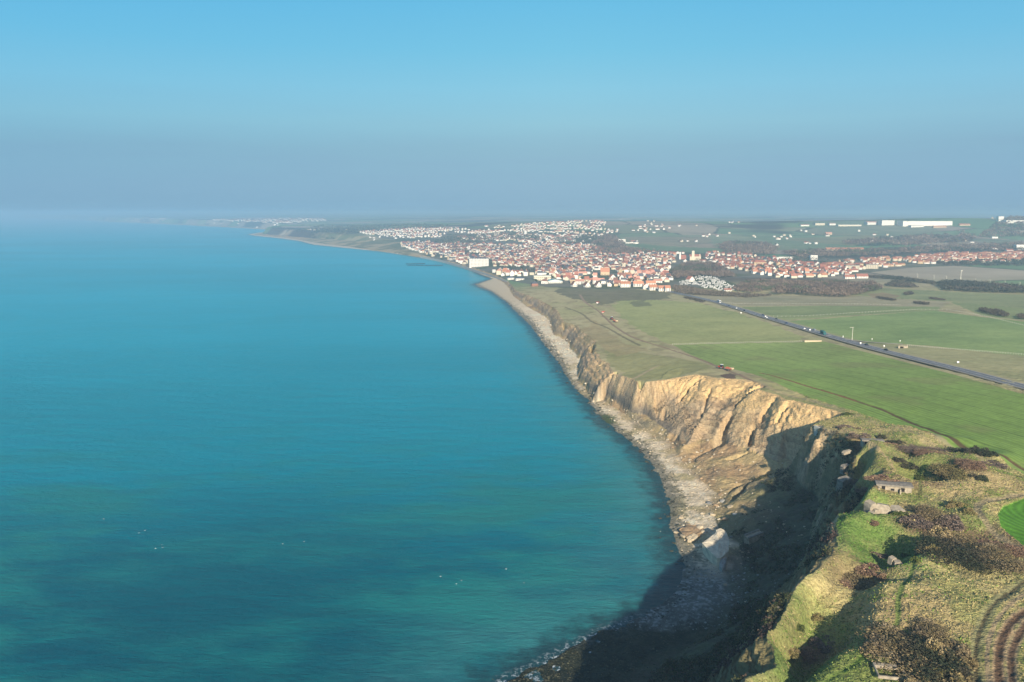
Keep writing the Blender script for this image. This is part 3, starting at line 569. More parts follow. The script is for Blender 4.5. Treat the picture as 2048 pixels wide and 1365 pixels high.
def mixn(nt, f, a, b):
    m = N(nt, 'ShaderNodeMix', data_type='RGBA')
    for i, v in ((0, f), (6, a), (7, b)):
        if isinstance(v, tuple): m.inputs[i].default_value = (*v, 1)
        elif isinstance(v, float): m.inputs[i].default_value = v
        else: nt.links.new(v, m.inputs[i])
    return m.outputs[2]
def rng(nt, v, a, b, c=0., d=1., smooth=True):
    r = N(nt, 'ShaderNodeMapRange'); r.interpolation_type = 'SMOOTHSTEP' if smooth else 'LINEAR'
    for i, k in enumerate((a, b, c, d)): r.inputs[i + 1].default_value = k
    nt.links.new(v, r.inputs[0]); return r.outputs[0]
pos = geo.outputs['Position']
big = noise(nt, pos, .0045, 5, .55, (1, 2.1, 1), .5); streak = noise(nt, pos, .014, 6, .58, (1, 1.9, 1), .95); huge = noise(nt, pos, .0011, 4, .55, (1, 2.5, 1), .2)
sepp = N(nt, 'ShaderNodeSeparateXYZ'); nt.links.new(pos, sepp.inputs[0])
offs_ = mathn(nt, 'ADD', sepp.outputs['Y'], mathn(nt, 'MULTIPLY', mathn(nt, 'SUBTRACT', big, .5), 160.))
def yk(v): return math.log(v / 200.) / math.log(20.)
lg = mathn(nt, 'DIVIDE', mathn(nt, 'LOGARITHM', mathn(nt, 'DIVIDE', mathn(nt, 'MAXIMUM', offs_, 200.), 200.), math.e), math.log(20.))
# base colour by distance: deep green-blue near the headland, paler further up the coast
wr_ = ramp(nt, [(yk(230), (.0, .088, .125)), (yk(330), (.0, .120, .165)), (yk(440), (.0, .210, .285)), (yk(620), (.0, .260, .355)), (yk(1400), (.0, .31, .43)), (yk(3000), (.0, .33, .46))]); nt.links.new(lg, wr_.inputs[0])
hv = N(nt, 'ShaderNodeVectorMath', operation='SCALE'); nt.links.new(wr_.outputs[0], hv.inputs[0]); nt.links.new(rng(nt, huge, .35, .65, .9, 1.1), hv.inputs['Scale']); deep = hv.outputs[0]
c1 = mixn(nt, mathn(nt, 'MULTIPLY', mathn(nt, 'MULTIPLY', rng(nt, streak, .38, .62), rng(nt, big, .36, .58)), rng(nt, sepp.outputs['Y'], 330., 620., 1., .12)), deep, SEA_SILT)
near_ = rng(nt, ash.outputs['Fac'], 0., 75., 1., 0.); wob = noise(nt, pos, .035, 5, .6)
c2 = mixn(nt, mathn(nt, 'MULTIPLY', near_, rng(nt, wob, .25, .75, .2, .85)), c1, SEA_SHALLOW)
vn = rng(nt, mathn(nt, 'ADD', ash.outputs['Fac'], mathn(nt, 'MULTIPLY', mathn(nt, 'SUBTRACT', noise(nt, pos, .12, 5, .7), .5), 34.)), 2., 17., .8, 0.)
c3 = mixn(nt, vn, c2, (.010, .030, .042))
fo = noise(nt, pos, .55, 6, .72); edge = rng(nt, ash.outputs['Fac'], 0.2, 6.0, 1., 0.)
sepp = N(nt, 'ShaderNodeSeparateXYZ'); nt.links.new(pos, sepp.inputs[0])
surf = rng(nt, sepp.outputs['Y'], 262., 290., 1., .04)
foam = mathn(nt, 'MULTIPLY', mathn(nt, 'MULTIPLY', edge, surf), rng(nt, fo, .50, .62))
c4 = mixn(nt, foam, c3, (.50, .56, .60))
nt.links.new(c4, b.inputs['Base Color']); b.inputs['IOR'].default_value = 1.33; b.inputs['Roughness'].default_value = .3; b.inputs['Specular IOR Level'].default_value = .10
w1 = noise(nt, pos, .22, 8, .72, (1, 2.4, 1), .2); w2 = noise(nt, pos, .03, 4, .6, (1, 2.6, 1), .15)
hh = mathn(nt, 'ADD', mathn(nt, 'MULTIPLY', w1, .8), mathn(nt, 'MULTIPLY', w2, 2.0))
bp = N(nt, 'ShaderNodeBump'); bp.inputs['Strength'].default_value = .65; bp.inputs['Distance'].default_value = 1.2; nt.links.new(hh, bp.inputs['Height']); nt.links.new(bp.outputs[0], b.inputs['Normal'])
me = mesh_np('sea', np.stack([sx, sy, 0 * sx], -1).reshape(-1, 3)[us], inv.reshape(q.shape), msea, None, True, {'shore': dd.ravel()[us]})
tag(link('sea', me), kind='structure')

# ------------------------------------------------------------------ haze: one closed box of air
HAZE_D = 1.6e-4
hb = bmesh.new(); bmesh.ops.create_cube(hb, size=1.0); hm = bpy.data.meshes.new('haze'); hb.to_mesh(hm); hb.free()
hz = link('haze', hm, loc=(-2000, 45500, 88)); hz.scale = (130000, 96000, 184); tag(hz, kind='stuff')
mh = bpy.data.materials.new('winter_haze'); mh.use_nodes = True; nt = mh.node_tree; nt.nodes.clear()
pv = N(nt, 'ShaderNodeVolumePrincipled'); pv.inputs['Color'].default_value = (*HAZE_C, 1); pv.inputs['Density'].default_value = HAZE_D; pv.inputs['Anisotropy'].default_value = 0.0
om = N(nt, 'ShaderNodeOutputMaterial'); nt.links.new(pv.outputs[0], om.inputs['Volume']); hm.materials.append(mh)
# ------------------------------------------------------------------ small mesh builder for things
class MB:
    def __init__(s): s.v = []; s.f = []; s.m = []
    def add(s, V, F, m=0):
        n = len(s.v); s.v += [tuple(v) for v in V]; s.f += [tuple(i + n for i in f) for f in F]; s.m += [m] * len(F); return s
    def box(s, x0, y0, z0, x1, y1, z1, m=0, taper=0):
        t = taper
        return s.add([(x0,y0,z0),(x1,y0,z0),(x1,y1,z0),(x0,y1,z0),(x0+t,y0+t,z1),(x1-t,y0+t,z1),(x1-t,y1-t,z1),(x0+t,y1-t,z1)], [(0,3,2,1),(4,5,6,7),(0,1,5,4),(1,2,6,5),(2,3,7,6),(3,0,4,7)], m)
    def prism(s, prof, a, b, axis=0, m=0):     # profile in the plane across AXIS, from a to b along it
        n = len(prof); V = []
        for k in (a, b):
            for p, q in prof: V.append((k, p, q) if axis == 0 else ((p, k, q) if axis == 1 else (p, q, k)))
        F = [tuple(range(n))[::-1], tuple(range(n, 2 * n))] + [(i, (i + 1) % n, (i + 1) % n + n, i + n) for i in range(n)]
        return s.add(V, F, m)
    def cyl(s, p0, p1, r0, r1=None, n=8, m=0):
        r1 = r0 if r1 is None else r1; p0 = Vector(p0); p1 = Vector(p1); d = (p1 - p0).normalized(); a = d.orthogonal().normalized(); b = d.cross(a)
        V = []
        for p, r in ((p0, r0), (p1, r1)):
            for i in range(n): t = 2 * math.pi * i / n; V.append(p + a * math.cos(t) * r + b * math.sin(t) * r)
        return s.add(V, [tuple(range(n))[::-1], tuple(range(n, 2 * n))] + [(i, (i + 1) % n, (i + 1) % n + n, i + n) for i in range(n)], m)
    def mesh(s, name, mats, smooth=False):
        me = bpy.data.meshes.new(name); me.from_pydata(s.v, [], s.f); me.update()
        for m in (mats if isinstance(mats, (list, tuple)) else [mats]): me.materials.append(m)
        for p, k in zip(me.polygons, s.m): p.material_index = k; p.use_smooth = smooth
        return me
def empty(name, loc, rz=0.0, sc=None):
    o = bpy.data.objects.new(name, None); COL.objects.link(o); o.location = loc; o.rotation_euler = (0, 0, rz); o.empty_display_size = .5
    if sc: o.scale = (sc, sc, sc)
    return o
def hz_(x, y, detail=False):
    return height(np.atleast_1d(np.asarray(x, float)), np.atleast_1d(np.asarray(y, float)), detail)
ORD = 'first second third fourth fifth sixth seventh eighth ninth tenth eleventh twelfth thirteenth fourteenth fifteenth sixteenth seventeenth eighteenth nineteenth twentieth'.split()
TENS = {20: 'twenty', 30: 'thirty', 40: 'forty', 50: 'fifty', 60: 'sixty', 70: 'seventy', 80: 'eighty', 90: 'ninety'}
def ordinal(n):                     # 1-based
    if n <= 20: return ORD[n - 1]
    t, u = n // 10 * 10, n % 10
    return TENS[t][:-1] + 'ieth' if u == 0 else TENS[t] + '-' + ORD[u - 1]
def clod(cx, n, size, rs, flat=.6, spread=(1, 1, 1), shell=.55, pw=.5):
    """n small leaf or twig faces scattered through ellipsoids; cx: (k,6) centres and radii -> verts, quads"""
    cx = np.asarray(cx, float); k = len(cx); i = rs.randint(0, k, n)
    d = rs.normal(size=(n, 3)); d /= np.linalg.norm(d, axis=1)[:, None]; d[:, 2] = np.abs(d[:, 2]) * (1 if flat else 1) if flat else d[:, 2]
    r = (shell + (1 - shell) * rs.rand(n) ** pw)[:, None]; p = cx[i, :3] + d * cx[i, 3:] * r
    a = rs.normal(size=(n, 3)); a /= np.linalg.norm(a, axis=1)[:, None]; b = np.cross(a, rs.normal(size=(n, 3))); b /= np.linalg.norm(b, axis=1)[:, None] + 1e-9
    s1 = size * (.5 + rs.rand(n))[:, None] * .5; s2 = s1 * (.45 + .5 * rs.rand(n))[:, None]
    V = np.stack([p - a * s1, p - b * s2, p + a * s1, p + b * s2], 1).reshape(-1, 3)
    return V, np.arange(4 * n).reshape(-1, 4), i

# ---- bushes of the headland --------------------------------------------------------------------
def bush_mesh(name, seed, cols, rx=1., ry=1., h=.5, n=2600, size=.16, lobes=14):
    """a low rounded thicket on the unit disc, height H: many twig faces over uneven lobes"""
    rs = R(seed); C_ = []
    for _ in range(lobes):
        a = rs.rand() * 6.283; q = rs.rand() ** .55 * .78; rr_ = .20 + .22 * rs.rand()
        C_.append((math.cos(a) * q, math.sin(a) * q, -.05, rr_, rr_ * (.8 + .4 * rs.rand()), h * (.55 + .5 * rs.rand()) * (1 - .35 * q)))
    V, Fq, i = clod(C_, n, size, rs, shell=.62)
    V[:, 0] *= rx; V[:, 1] *= ry
    cols = np.asarray(cols); k = rs.randint(0, len(cols), lobes); c = cols[k[i]] * (.6 + .8 * rs.rand(n))[:, None]
    return mesh_np(name, V, Fq, MATV, np.repeat(c, 4, 0))
MATV = M_vcol('winter_foliage', 2.0, .15, 0, rough=.9)
BR = [(.23,.18,.10), (.17,.13,.08), (.28,.22,.13), (.19,.15,.075)]; RD = [(.23,.145,.095), (.19,.12,.085), (.26,.175,.11)]; PU = [(.165,.125,.10), (.20,.15,.115), (.14,.11,.08)]
TN = [(.30,.235,.12), (.36,.28,.15), (.24,.19,.09)]; GR = [(.09,.12,.03), (.12,.14,.04), (.07,.09,.03)]; DK = [(.06,.06,.035), (.08,.07,.045), (.045,.055,.03)]; OL = [(.20,.17,.07), (.17,.155,.06), (.23,.18,.085)]
KIND = {'bramble': BR, 'red': RD, 'purple': PU, 'tan': TN, 'green': GR, 'dark': DK, 'olive': OL}
WORDS = {'bramble': 'brown bramble thicket', 'red': 'reddish brown scrub thicket', 'purple': 'purplish bare thorn thicket', 'tan': 'pale straw-coloured bush', 'green': 'small dark green bush', 'dark': 'dark evergreen thicket', 'olive': 'olive brown gorse bush'}
BUSHES = [  # px, py (middle of its foot), half width px, depth ratio, height m, kind, where
 (1716,1132,50,.55,2.6,'bramble','above the cliff edge beside the shaded green hollow'),(1752,1128,26,.7,2.4,'red','at the hollow end of the big bramble thicket'),(1690,1143,24,.6,1.8,'red','on the cliff side of the big bramble thicket'),
 (1622,1245,44,.45,2.0,'red','on the rim of the cliff strip above the shaded slope'),(1585,1262,26,.5,1.5,'olive','at the cliff edge beside the reddish strip thicket'),(1668,1232,30,.6,1.8,'purple','in the shaded slope behind the reddish strip thicket'),
 (1812,1318,66,.75,4.2,'bramble','large, directly behind the concrete frame'),(1868,1338,62,.7,4.4,'dark','large and dark, between the concrete frame and the rutted track'),(1880,1288,44,.6,3.4,'bramble','on the meadow side of the great thicket'),(1912,1320,34,.8,3.2,'bramble','nearest the rutted track in the great thicket'),
 (1868,1318,20,1.0,5.0,'tan','round and pale, standing up out of the great thicket'),(1850,1372,40,.6,3.0,'tan','at the lower picture edge beside the concrete frame'),(1920,1372,40,.7,3.0,'olive','at the lower picture edge beside the rutted track'),
 (1850,1110,17,1.0,3.4,'tan','lower of the two pale round bushes by the worn path'),(1882,1078,22,.9,3.6,'tan','upper of the two pale round bushes beside the brown scrub'),(1870,1120,14,1.0,2.6,'olive','small, tucked under the pale round bushes'),
 (1868,1042,30,.8,3.0,'bramble','at the top of the brown scrub belt below the long bunker'),(1840,1062,26,.9,2.6,'purple','behind the broken bunker in the brown scrub belt'),(1900,1055,28,.8,3.0,'purple','dark centre of the brown scrub belt'),(1915,1095,40,.7,3.2,'bramble','middle of the wide scrub beside the curved track'),
 (1905,1125,50,.6,3.4,'dark','dark lower part of the wide scrub'),(1960,1128,46,.6,3.0,'dark','dark lower side of the wide scrub toward the field track'),(2010,1130,44,.6,2.8,'bramble','at the right end of the wide scrub'),(1975,1096,50,.45,2.4,'red','reddish bank of the wide scrub below the curved track'),(2035,1112,34,.5,2.2,'red','reddish end of the bank by the field track'),
 (1915,1022,16,.8,2.4,'olive','alone in the straw grass near the curved track'),(1940,1040,14,.9,2.0,'olive','small, between the scrub belt and the curved track'),
 (1915,972,38,.8,3.2,'olive','wide, on the straw-coloured mound'),(1948,968,26,.8,2.6,'red','reddish, on the far side of the straw mound'),(1893,962,22,.9,3.0,'dark','on the shaded flank of the straw mound'),(1958,985,12,1.,2.6,'dark','small and dark at the foot of the straw mound'),
 (1885,905,36,.35,2.2,'dark','long and dark below the rutted field edge'),(1925,915,34,.4,2.6,'dark','in the dark hedge along the field edge'),(1952,925,22,.6,3.0,'dark','tallest in the dark hedge along the field edge'),(1975,930,14,.8,3.0,'dark','last of the dark hedge beside the field'),(1990,945,22,.5,2.0,'purple','beyond the dark hedge near the drilled field'),
 (1870,915,30,.4,1.8,'purple','purplish, on the bank under the dark hedge'),(1830,918,30,.4,1.6,'purple','purplish, in the hollow ground behind the grassy mound'),(1860,932,26,.5,1.8,'red','reddish, in the hollow ground below the dark hedge'),
 (1763,882,10,1.,2.6,'dark','single dark bush on the path above the flat bunker'),(1717,878,20,.6,2.0,'purple','purplish, beside the broken concrete wall at the cove head'),(1738,892,15,.6,1.6,'red','between the concrete wall and the flat bunker'),(1700,862,16,.6,1.6,'purple','behind the broken concrete wall at the cove head'),
 (1792,897,16,.5,1.8,'dark','at the far end of the flat bunker'),(1788,908,18,.5,1.5,'red','reddish scrub below the end of the flat bunker'),(1820,945,14,.8,2.2,'dark','small, in the pit behind the grassy mound'),(1845,955,12,.8,2.0,'green','small green bush in the pit behind the mound'),(1798,938,12,.7,1.8,'dark','on the back slope of the grassy mound'),
 (1740,965,24,.4,1.6,'red','reddish strip of scrub above the long bunker'),(1765,978,26,.4,1.5,'red','reddish scrub touching the roof of the long bunker'),(1715,948,18,.4,1.4,'purple','on the gully side of the reddish strip'),
 (1745,1052,10,.8,1.6,'red','small, against the front of the broken bunker'),(1760,1082,16,.6,1.6,'purple','low, in the shaded green hollow'),(1800,1045,14,.8,2.0,'green','green bush behind the broken bunker'),(1835,1130,10,1.,1.8,'green','small green bush on the worn path'),
 (1815,1100,9,1.,1.6,'green','small green bush beside the pale blocks'),(1800,1120,8,1.,1.4,'olive','small bush between the pale blocks and the path'),(1640,1190,12,.8,1.4,'olive','small bush on the cliff strip, halfway along'),(1600,1225,12,.8,1.4,'green','small green bush hanging at the cliff edge'),
 (1950,905,14,.6,1.4,'red','low scrub at the rim of the drilled field'),(1700,830,14,.5,1.2,'green','low green bush where the golden cliff ends'),(1845,865,12,.6,1.0,'olive','low bush in the rough grass by the ditch'),
]
protos = {}
def bush_proto(kind, big):
    k = (kind, big, len([1 for q in protos if q[0] == kind and q[1] == big]) if False else 0)
    return None
vb = 0
for i, (px, py, hw, dr, h, kind, where) in enumerate(BUSHES):
    x, y, z = ground(px, py); dist = math.sqrt(x * x + y * y + 100 ** 2); rx = hw * dist / FPX * 1.08
    ang = rx > 4.5
    key = (kind, 'l' if rx > 6 else 's', i % 2)
    if key not in protos: protos[key] = bush_mesh('thicket' if rx > 6 else 'bush', 300 + i, KIND[kind], h=1.0, n=9500 if rx > 6 else 2600, size=.058 if rx > 6 else .12, lobes=44 if rx > 6 else 13)
    o = link('thicket' if rx > 6 else 'bush', protos[key], loc=(x, y + rx * dr * .35, float(hz_(x, y + rx * dr * .35, True)[0]) - .25)); o.scale = (rx, rx * min(1.25, dr * 2.1), h * .95); o.rotation_euler = (0, 0, 0 if hw > 20 else i * 1.3)
    tag(o, WORDS[kind] + ' ' + where, 'thicket' if rx > 6 else 'bush', 'thickets and bushes of the headland')

# ---- grass tufts: coarse winter grass over the headland ---------------------------------------
rs = R(5); n = 190000; u = rs.rand(n); tt = np.radians(12 + 36 * rs.rand(n)); r_ = 120 + 340 * u ** .8
x = r_ * np.sin(tt); y = r_ * np.cos(tt); z, sT_, sB_, sF_, sW_, ex_ = height(x, y, True, True)
m = (sT_ > .8) & (FIELD_MASK(x, y) < .5)
for L_, w_, _ in TRACKS: m &= pdist(x, y, L_)[0] > w_ * 1.9
x, y, z = x[m], y[m], z[m]; n = len(x); ii = None
g1 = fbm(x, y, 14., 4, 102); g2 = fbm(x, y, 3.2, 4, 101)
c = np.where((g1 + g2 * .7 + rs.rand(n) * .5 > 1.24)[:, None], (.16, .24, .05), (.38, .32, .145)) * (.5 + .6 * rs.rand(n))[:, None]
for px, py, rx_, ry_, cc in [(1700,1040,13,15,(.11,.21,.035)),(1690,1080,9,10,(.13,.22,.045)),(1770,1080,14,16,(.08,.17,.03)),(1600,1330,12,16,(.13,.18,.05)),(1830,1120,7,10,(.12,.23,.035)),(1700,1330,11,9,(.15,.20,.055))]:
    bx, by = un(px, py, 48); d = np.hypot((x - bx) / rx_, (y - by) / ry_) + (g1 - .5); mm = (d < 1) & (rs.rand(n) < .8); c[mm] = np.array(cc) * (.7 + .6 * rs.rand(mm.sum()))[:, None]
a = rs.rand(n) * 6.283; w = .12 + .2 * rs.rand(n); hh_ = .15 + .33 * rs.rand(n) ** 2; V = np.zeros((n, 4, 3)); ca, sa = np.cos(a), np.sin(a)
lean = rs.normal(size=(n, 2)) * .16
for k, (du, dv, dz) in enumerate([(-1, 0, 0), (1, 0, 0), (.55, 0, 1), (-.55, 0, 1)]):
    V[:, k, 0] = x + ca * du * w + lean[:, 0] * dz; V[:, k, 1] = y + sa * du * w + lean[:, 1] * dz; V[:, k, 2] = z - .12 + dz * hh_
me = mesh_np('grass_tufts', V.reshape(-1, 3), np.arange(4 * n).reshape(-1, 4), MATV, np.repeat(c, 4, 0)); tag(link('grass', me), kind='stuff')

# ---- undergrowth on the shaded foot of the headland -------------------------------------------
rs = R(6); n = 34000; tt = np.radians(6 + 24 * rs.rand(n)); r_ = 150 + 300 * rs.rand(n); x = r_ * np.sin(tt); y = r_ * np.cos(tt)
z, sT_, sB_, sF_, sW_, ex_ = height(x, y, True, True); g = fbm(x, y, 15., 3, 301)
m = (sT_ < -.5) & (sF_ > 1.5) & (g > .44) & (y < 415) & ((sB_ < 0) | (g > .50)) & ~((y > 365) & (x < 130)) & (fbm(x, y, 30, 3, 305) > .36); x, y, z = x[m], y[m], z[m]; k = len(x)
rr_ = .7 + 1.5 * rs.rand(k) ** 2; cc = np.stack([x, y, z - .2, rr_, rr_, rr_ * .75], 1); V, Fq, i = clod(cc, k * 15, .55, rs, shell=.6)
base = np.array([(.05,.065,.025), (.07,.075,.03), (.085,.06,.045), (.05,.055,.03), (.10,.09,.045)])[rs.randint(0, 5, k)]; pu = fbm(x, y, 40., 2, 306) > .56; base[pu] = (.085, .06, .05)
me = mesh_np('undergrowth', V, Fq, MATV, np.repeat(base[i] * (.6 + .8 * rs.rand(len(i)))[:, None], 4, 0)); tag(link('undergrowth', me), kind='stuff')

# ---- stones ------------------------------------------------------------------------------------
def rock_mesh(name, seed, mat, sub=2, amp=.28, flat=.6, cut=5):
    bm = bmesh.new(); bmesh.ops.create_icosphere(bm, subdivisions=sub, radius=1.0); rs = R(seed)
    pl = rs.normal(size=(cut, 3)); pl /= np.linalg.norm(pl, axis=1)[:, None]; of = .62 + .25 * rs.rand(cut)
    for v in bm.verts:
        p = np.array(v.co)
        for d, o_ in zip(pl, of):
            k = p @ d
            if k > o_: p = p - d * (k - o_) * .92
        nz = float(vnoise(np.array([p[0] * 2.3 + seed]), np.array([p[1] * 2.3 + p[2] * 1.9]), seed)[0] - .5)
        v.co = Vector(p * (1 + nz * amp)); v.co.z *= flat
    me = bpy.data.meshes.new(name); bm.to_mesh(me); bm.free(); me.materials.append(mat); return me
MROCKS = {'pale': M_flat('pale_sandstone', (.42, .35, .24), .85, .3, 1.3, randomize=.25), 'dark': M_flat('weed_covered_rock', (.05, .052, .035), .7, .4, 1.5, randomize=.4), 'brown': M_flat('brown_sandstone', (.30, .215, .13), .85, .3, 1.2, randomize=.3), 'grey': M_flat('grey_sandstone', (.25, .25, .235), .8, .3, 1.2, randomize=.3)}
RM = {k: [rock_mesh('boulder', 20 + 7 * j + i, MROCKS[k], sub=1 if k == 'dark' else 2) for j in range(4)] for i, k in enumerate(MROCKS)}
# loose stones too many to count
rs = R(7); n = 60000; tt = np.radians(-6 + 28 * rs.rand(n)); r_ = 230 + 900 * rs.rand(n) ** 1.4; x = r_ * np.sin(tt); y = r_ * np.cos(tt)
z, sT_, sB_, sF_, sW_, ex_ = height(x, y, False, True)
m = (sT_ < 0) & (sB_ < 0) & (sW_ > -9) & ((sF_ < 4) | (rs.rand(n) < .16)) & ~((sF_ > 0) & (y < 400) & (x > 128)) & ((sW_ > 0) | (rs.rand(n) < np.exp(sW_ / 4.) * .45)); x, y, z, sW_, sF_ = x[m], y[m], z[m], sW_[m], sF_[m]; k = len(x)
ico = bmesh.new(); bmesh.ops.create_icosphere(ico, subdivisions=1, radius=1.0); iv = np.array([v.co[:] for v in ico.verts]); bmesh.ops.triangulate(ico, faces=ico.faces); fi = np.array([[v.index for v in f.verts] for f in ico.faces]); ico.free()
sc = (.15 + .65 * rs.rand(k) ** 5) * (1 + .2 * (sF_ > 0)) * np.clip(r_[m] / 420, .8, 1.9); sh = 1 + (rs.rand(k, len(iv)) - .5) * .5; a = rs.rand(k) * 6.283; asp = .6 + .4 * rs.rand(k)
lx = iv[None, :, 0] * sh * sc[:, None]; ly = iv[None, :, 1] * sh * (sc * asp)[:, None]; lz = iv[None, :, 2] * sh * (sc * .55)[:, None]
V = np.stack([x[:, None] + lx * np.cos(a)[:, None] - ly * np.sin(a)[:, None], y[:, None] + lx * np.sin(a)[:, None] + ly * np.cos(a)[:, None], np.maximum(z, -.25)[:, None] + lz + .02], -1)
pal = np.array([(.56,.47,.33), (.50,.41,.28), (.42,.35,.25), (.54,.48,.37), (.33,.28,.18)])[rs.randint(0, 5, k)] * (.7 + .5 * rs.rand(k))[:, None]
wet = (sW_ + rs.normal(size=k) * 3 < 4) | (y < 268); pal[wet] = np.array((.06, .062, .04)) * (.5 + rs.rand(wet.sum()))[:, None]
gy = (y < 320) & ~wet; pal[gy] = np.array((.24, .26, .26)) * (.4 + .9 * rs.rand(gy.sum()))[:, None]
me = mesh_np('stones', V.reshape(-1, 3), (fi[None] + (np.arange(k) * len(iv))[:, None, None]).reshape(-1, 3), MATB, np.repeat(pal, len(iv), 0)); tag(link('pebbles', me), kind='stuff')
# boulders one can pick out
BOUL = []; rs = R(8)
for px, py, s_, k_ in [(1382,1062,3.4,'brown'),(1368,1074,2.6,'pale'),(1398,1058,2.8,'pale'),(1377,1052,2.2,'brown'),(1356,1052,1.6,'dark'),(1362,1036,1.5,'pale'),(1396,1074,1.6,'brown'),(1408,1066,1.9,'pale'),(1352,1066,1.3,'pale'),(1414,1080,1.2,'brown'),(1320,1040,1.3,'dark'),(1336,1034,1.5,'dark'),(1345,1030,1.8,'dark'),(1320,1079,.9,'dark'),(1350,1088,1.0,'dark'),
        (1418,1008,2.0,'grey'),(1432,1012,1.7,'brown'),(1446,1004,1.8,'grey'),(1460,1015,2.2,'pale'),(1440,990,1.8,'brown'),(1405,1028,1.6,'pale'),(1425,1030,1.8,'pale'),(1450,1040,2.0,'brown'),(1470,1030,1.6,'grey'),(1455,955,1.6,'brown'),(1425,960,1.4,'pale'),(1402,958,1.5,'brown'),(1430,940,1.3,'brown'),(1395,935,1.4,'brown'),(1380,920,1.3,'pale'),(1320,868,1.4,'pale'),(1335,880,1.5,'pale'),(1308,874,1.2,'brown'),(1345,895,1.3,'brown'),(1443,1062,1.4,'grey'),
        (1462,1075,1.0,'grey'),(1450,1170,.9,'pale'),(1466,1190,1.0,'grey'),(1492,1205,.8,'pale'),(1487,1160,.8,'grey'),(1556,1218,1.0,'pale'),(1440,1130,.9,'grey')]:
    BOUL.append((px, py, s_, k_))
for i in range(120):                # the dark line of rocks at the water's edge
    t = rs.rand(); j = t * 15; L_ = LW[9:26]; a_, f = int(j), j % 1; p = np.array(L_[a_][:2]) * (1 - f) + np.array(L_[a_ + 1][:2]) * f; p = p + rs.normal(size=2) * (2.6, 3.5)
    BOUL.append((float(p[0]), float(p[1]), (.55 + .7 * rs.rand() ** 2) * (1 + .8 * t), 'dark', 1))
WB = {'pale': 'pale sandstone boulder', 'brown': 'brown sandstone boulder', 'grey': 'grey boulder', 'dark': 'dark weed-covered rock'}
zones = {}
for i, b_ in enumerate(BOUL):
    if len(b_) == 5: x, y, s_, k_ = b_[:4]; z = max(-.2, float(hz_(x, y)[0]))
    else: x, y, z = ground(b_[0], b_[1], False); s_, k_ = b_[2] * .95, b_[3]; z = max(z, -.2)
    o = link('boulder', RM[k_][i % 4], loc=(x, y, z + s_ * .12)); o.scale = (s_, s_ * (.7 + .3 * rs.rand()), s_ * (.6 + .3 * rs.rand())); o.rotation_euler = (rs.rand() * .3, rs.rand() * .3, rs.rand() * 6)
    if len(b_) == 5:
        zn = 'of the near bay' if y < 480 else ('below the golden cliff' if y < 640 else ('along the middle of the beach' if y < 900 else 'on the far beach'))
        tag(o, 'dark weed-covered rock at the water line ' + zn, 'rock', 'dark rocks along the water line ' + zn)
    else: zones.setdefault(k_ + ('a' if y < 352 else ('b' if y < 400 else 'c')), []).append((b_[0], o))
for kk, L_ in zones.items():
    L_.sort(key=lambda q: q[0]); zn = {'a': 'near the great slab', 'b': 'beyond the great slab', 'c': 'below the golden cliff'}[kk[-1]]
    for j, (_, o) in enumerate(L_): tag(o, f"{WB[kk[:-1]]} {zn}, {ordinal(j + 1)} of these from the left", 'boulder', 'boulders on the shore')

# the great pale slab that fell from the cliff, with its companion, and the concrete block
def slab(name, px_outline, z0, thick, mat, tilt, seed, lab, cat):
    """outline given at its own height on the beach, leaning slab with a bumpy upper face"""
    pts = [un(a, b, z0) for a, b in px_outline]; cx = sum(p[0] for p in pts) / len(pts); cy = sum(p[1] for p in pts) / len(pts)
    out = smooth_line([(p[0] - cx, p[1] - cy) for p in pts + pts[:1]], 1)[:-1]; n = len(out); rs = R(seed)
    V = [(0, 0, .5)]; F = []; rings = [.35, .7, .92, 1.0]
    for ri, r in enumerate(rings):
        for (x, y) in out: V.append((x * r, y * r, (.55 - .35 * r ** 3) + (rs.rand() - .5) * .7))
    for (x, y) in out: V.append((x * .93, y * .93, -thick))
    for i in range(n):
        j = (i + 1) % n; F.append((0, 1 + i, 1 + j))
        for ri in range(len(rings)): a = 1 + ri * n; F.append((a + i, a + n + i, a + n + j, a + j))
    V = [(x, y, z + x * tilt[0] + y * tilt[1]) for x, y, z in V]
    me = bpy.data.meshes.new(name); me.from_pydata(V, [], F); me.materials.append(mat); me.update()
    o = link(name, me, loc=(cx, cy, z0)); return tag(o, lab, cat)
MSLAB = M_flat('bare_pale_rock', (.60, .53, .40), .8, .28, .55)
slab('boulder', [(1404,1086),(1421,1077),(1431,1071),(1431,1066),(1444,1066),(1452,1070),(1459,1083),(1457,1090),(1458,1098),(1449,1105),(1438,1111),(1424,1103)], 7.2, 4.8, MSLAB, (-.02, .16), 3, 'huge pale fallen slab of rock standing sunlit at the edge of the cove shadow', 'boulder')
slab('boulder', [(1440,1122),(1446,1116),(1454,1118),(1452,1128),(1447,1136),(1438,1130)], 4.0, 3.5, MROCKS['grey'], (0, .15), 4, 'grey block of rock leaning against the foot of the huge pale slab', 'boulder')
slab('rock_slab', [(1358,1060),(1372,1054),(1398,1052),(1409,1058),(1402,1068),(1384,1074),(1366,1070)], 1.9, 2.2, MROCKS['brown'], (.03, .04), 5, 'wide flat brown rock ledge on the shore just beyond the huge pale slab', 'rock slab')
slab('rock_slab', [(1372,1076),(1384,1070),(1398,1072),(1392,1081),(1376,1083)], 1.7, 2.0, MROCKS['pale'], (.02, .06), 6, 'smaller flat pale ledge between the wide brown ledge and the pale slab', 'rock slab')
MCON = M_flat('weathered_concrete', (.33, .285, .215), .9, .38, .9); MCONG = M_flat('grey_concrete', (.21, .19, .16), .9, .35, .9); MHOLE = M_flat('dark_opening', (.02, .018, .015), 1, .1)
x, y, z = ground(1507, 1082, False); e = empty('concrete_block', (x, y, max(z, 5)), .35)
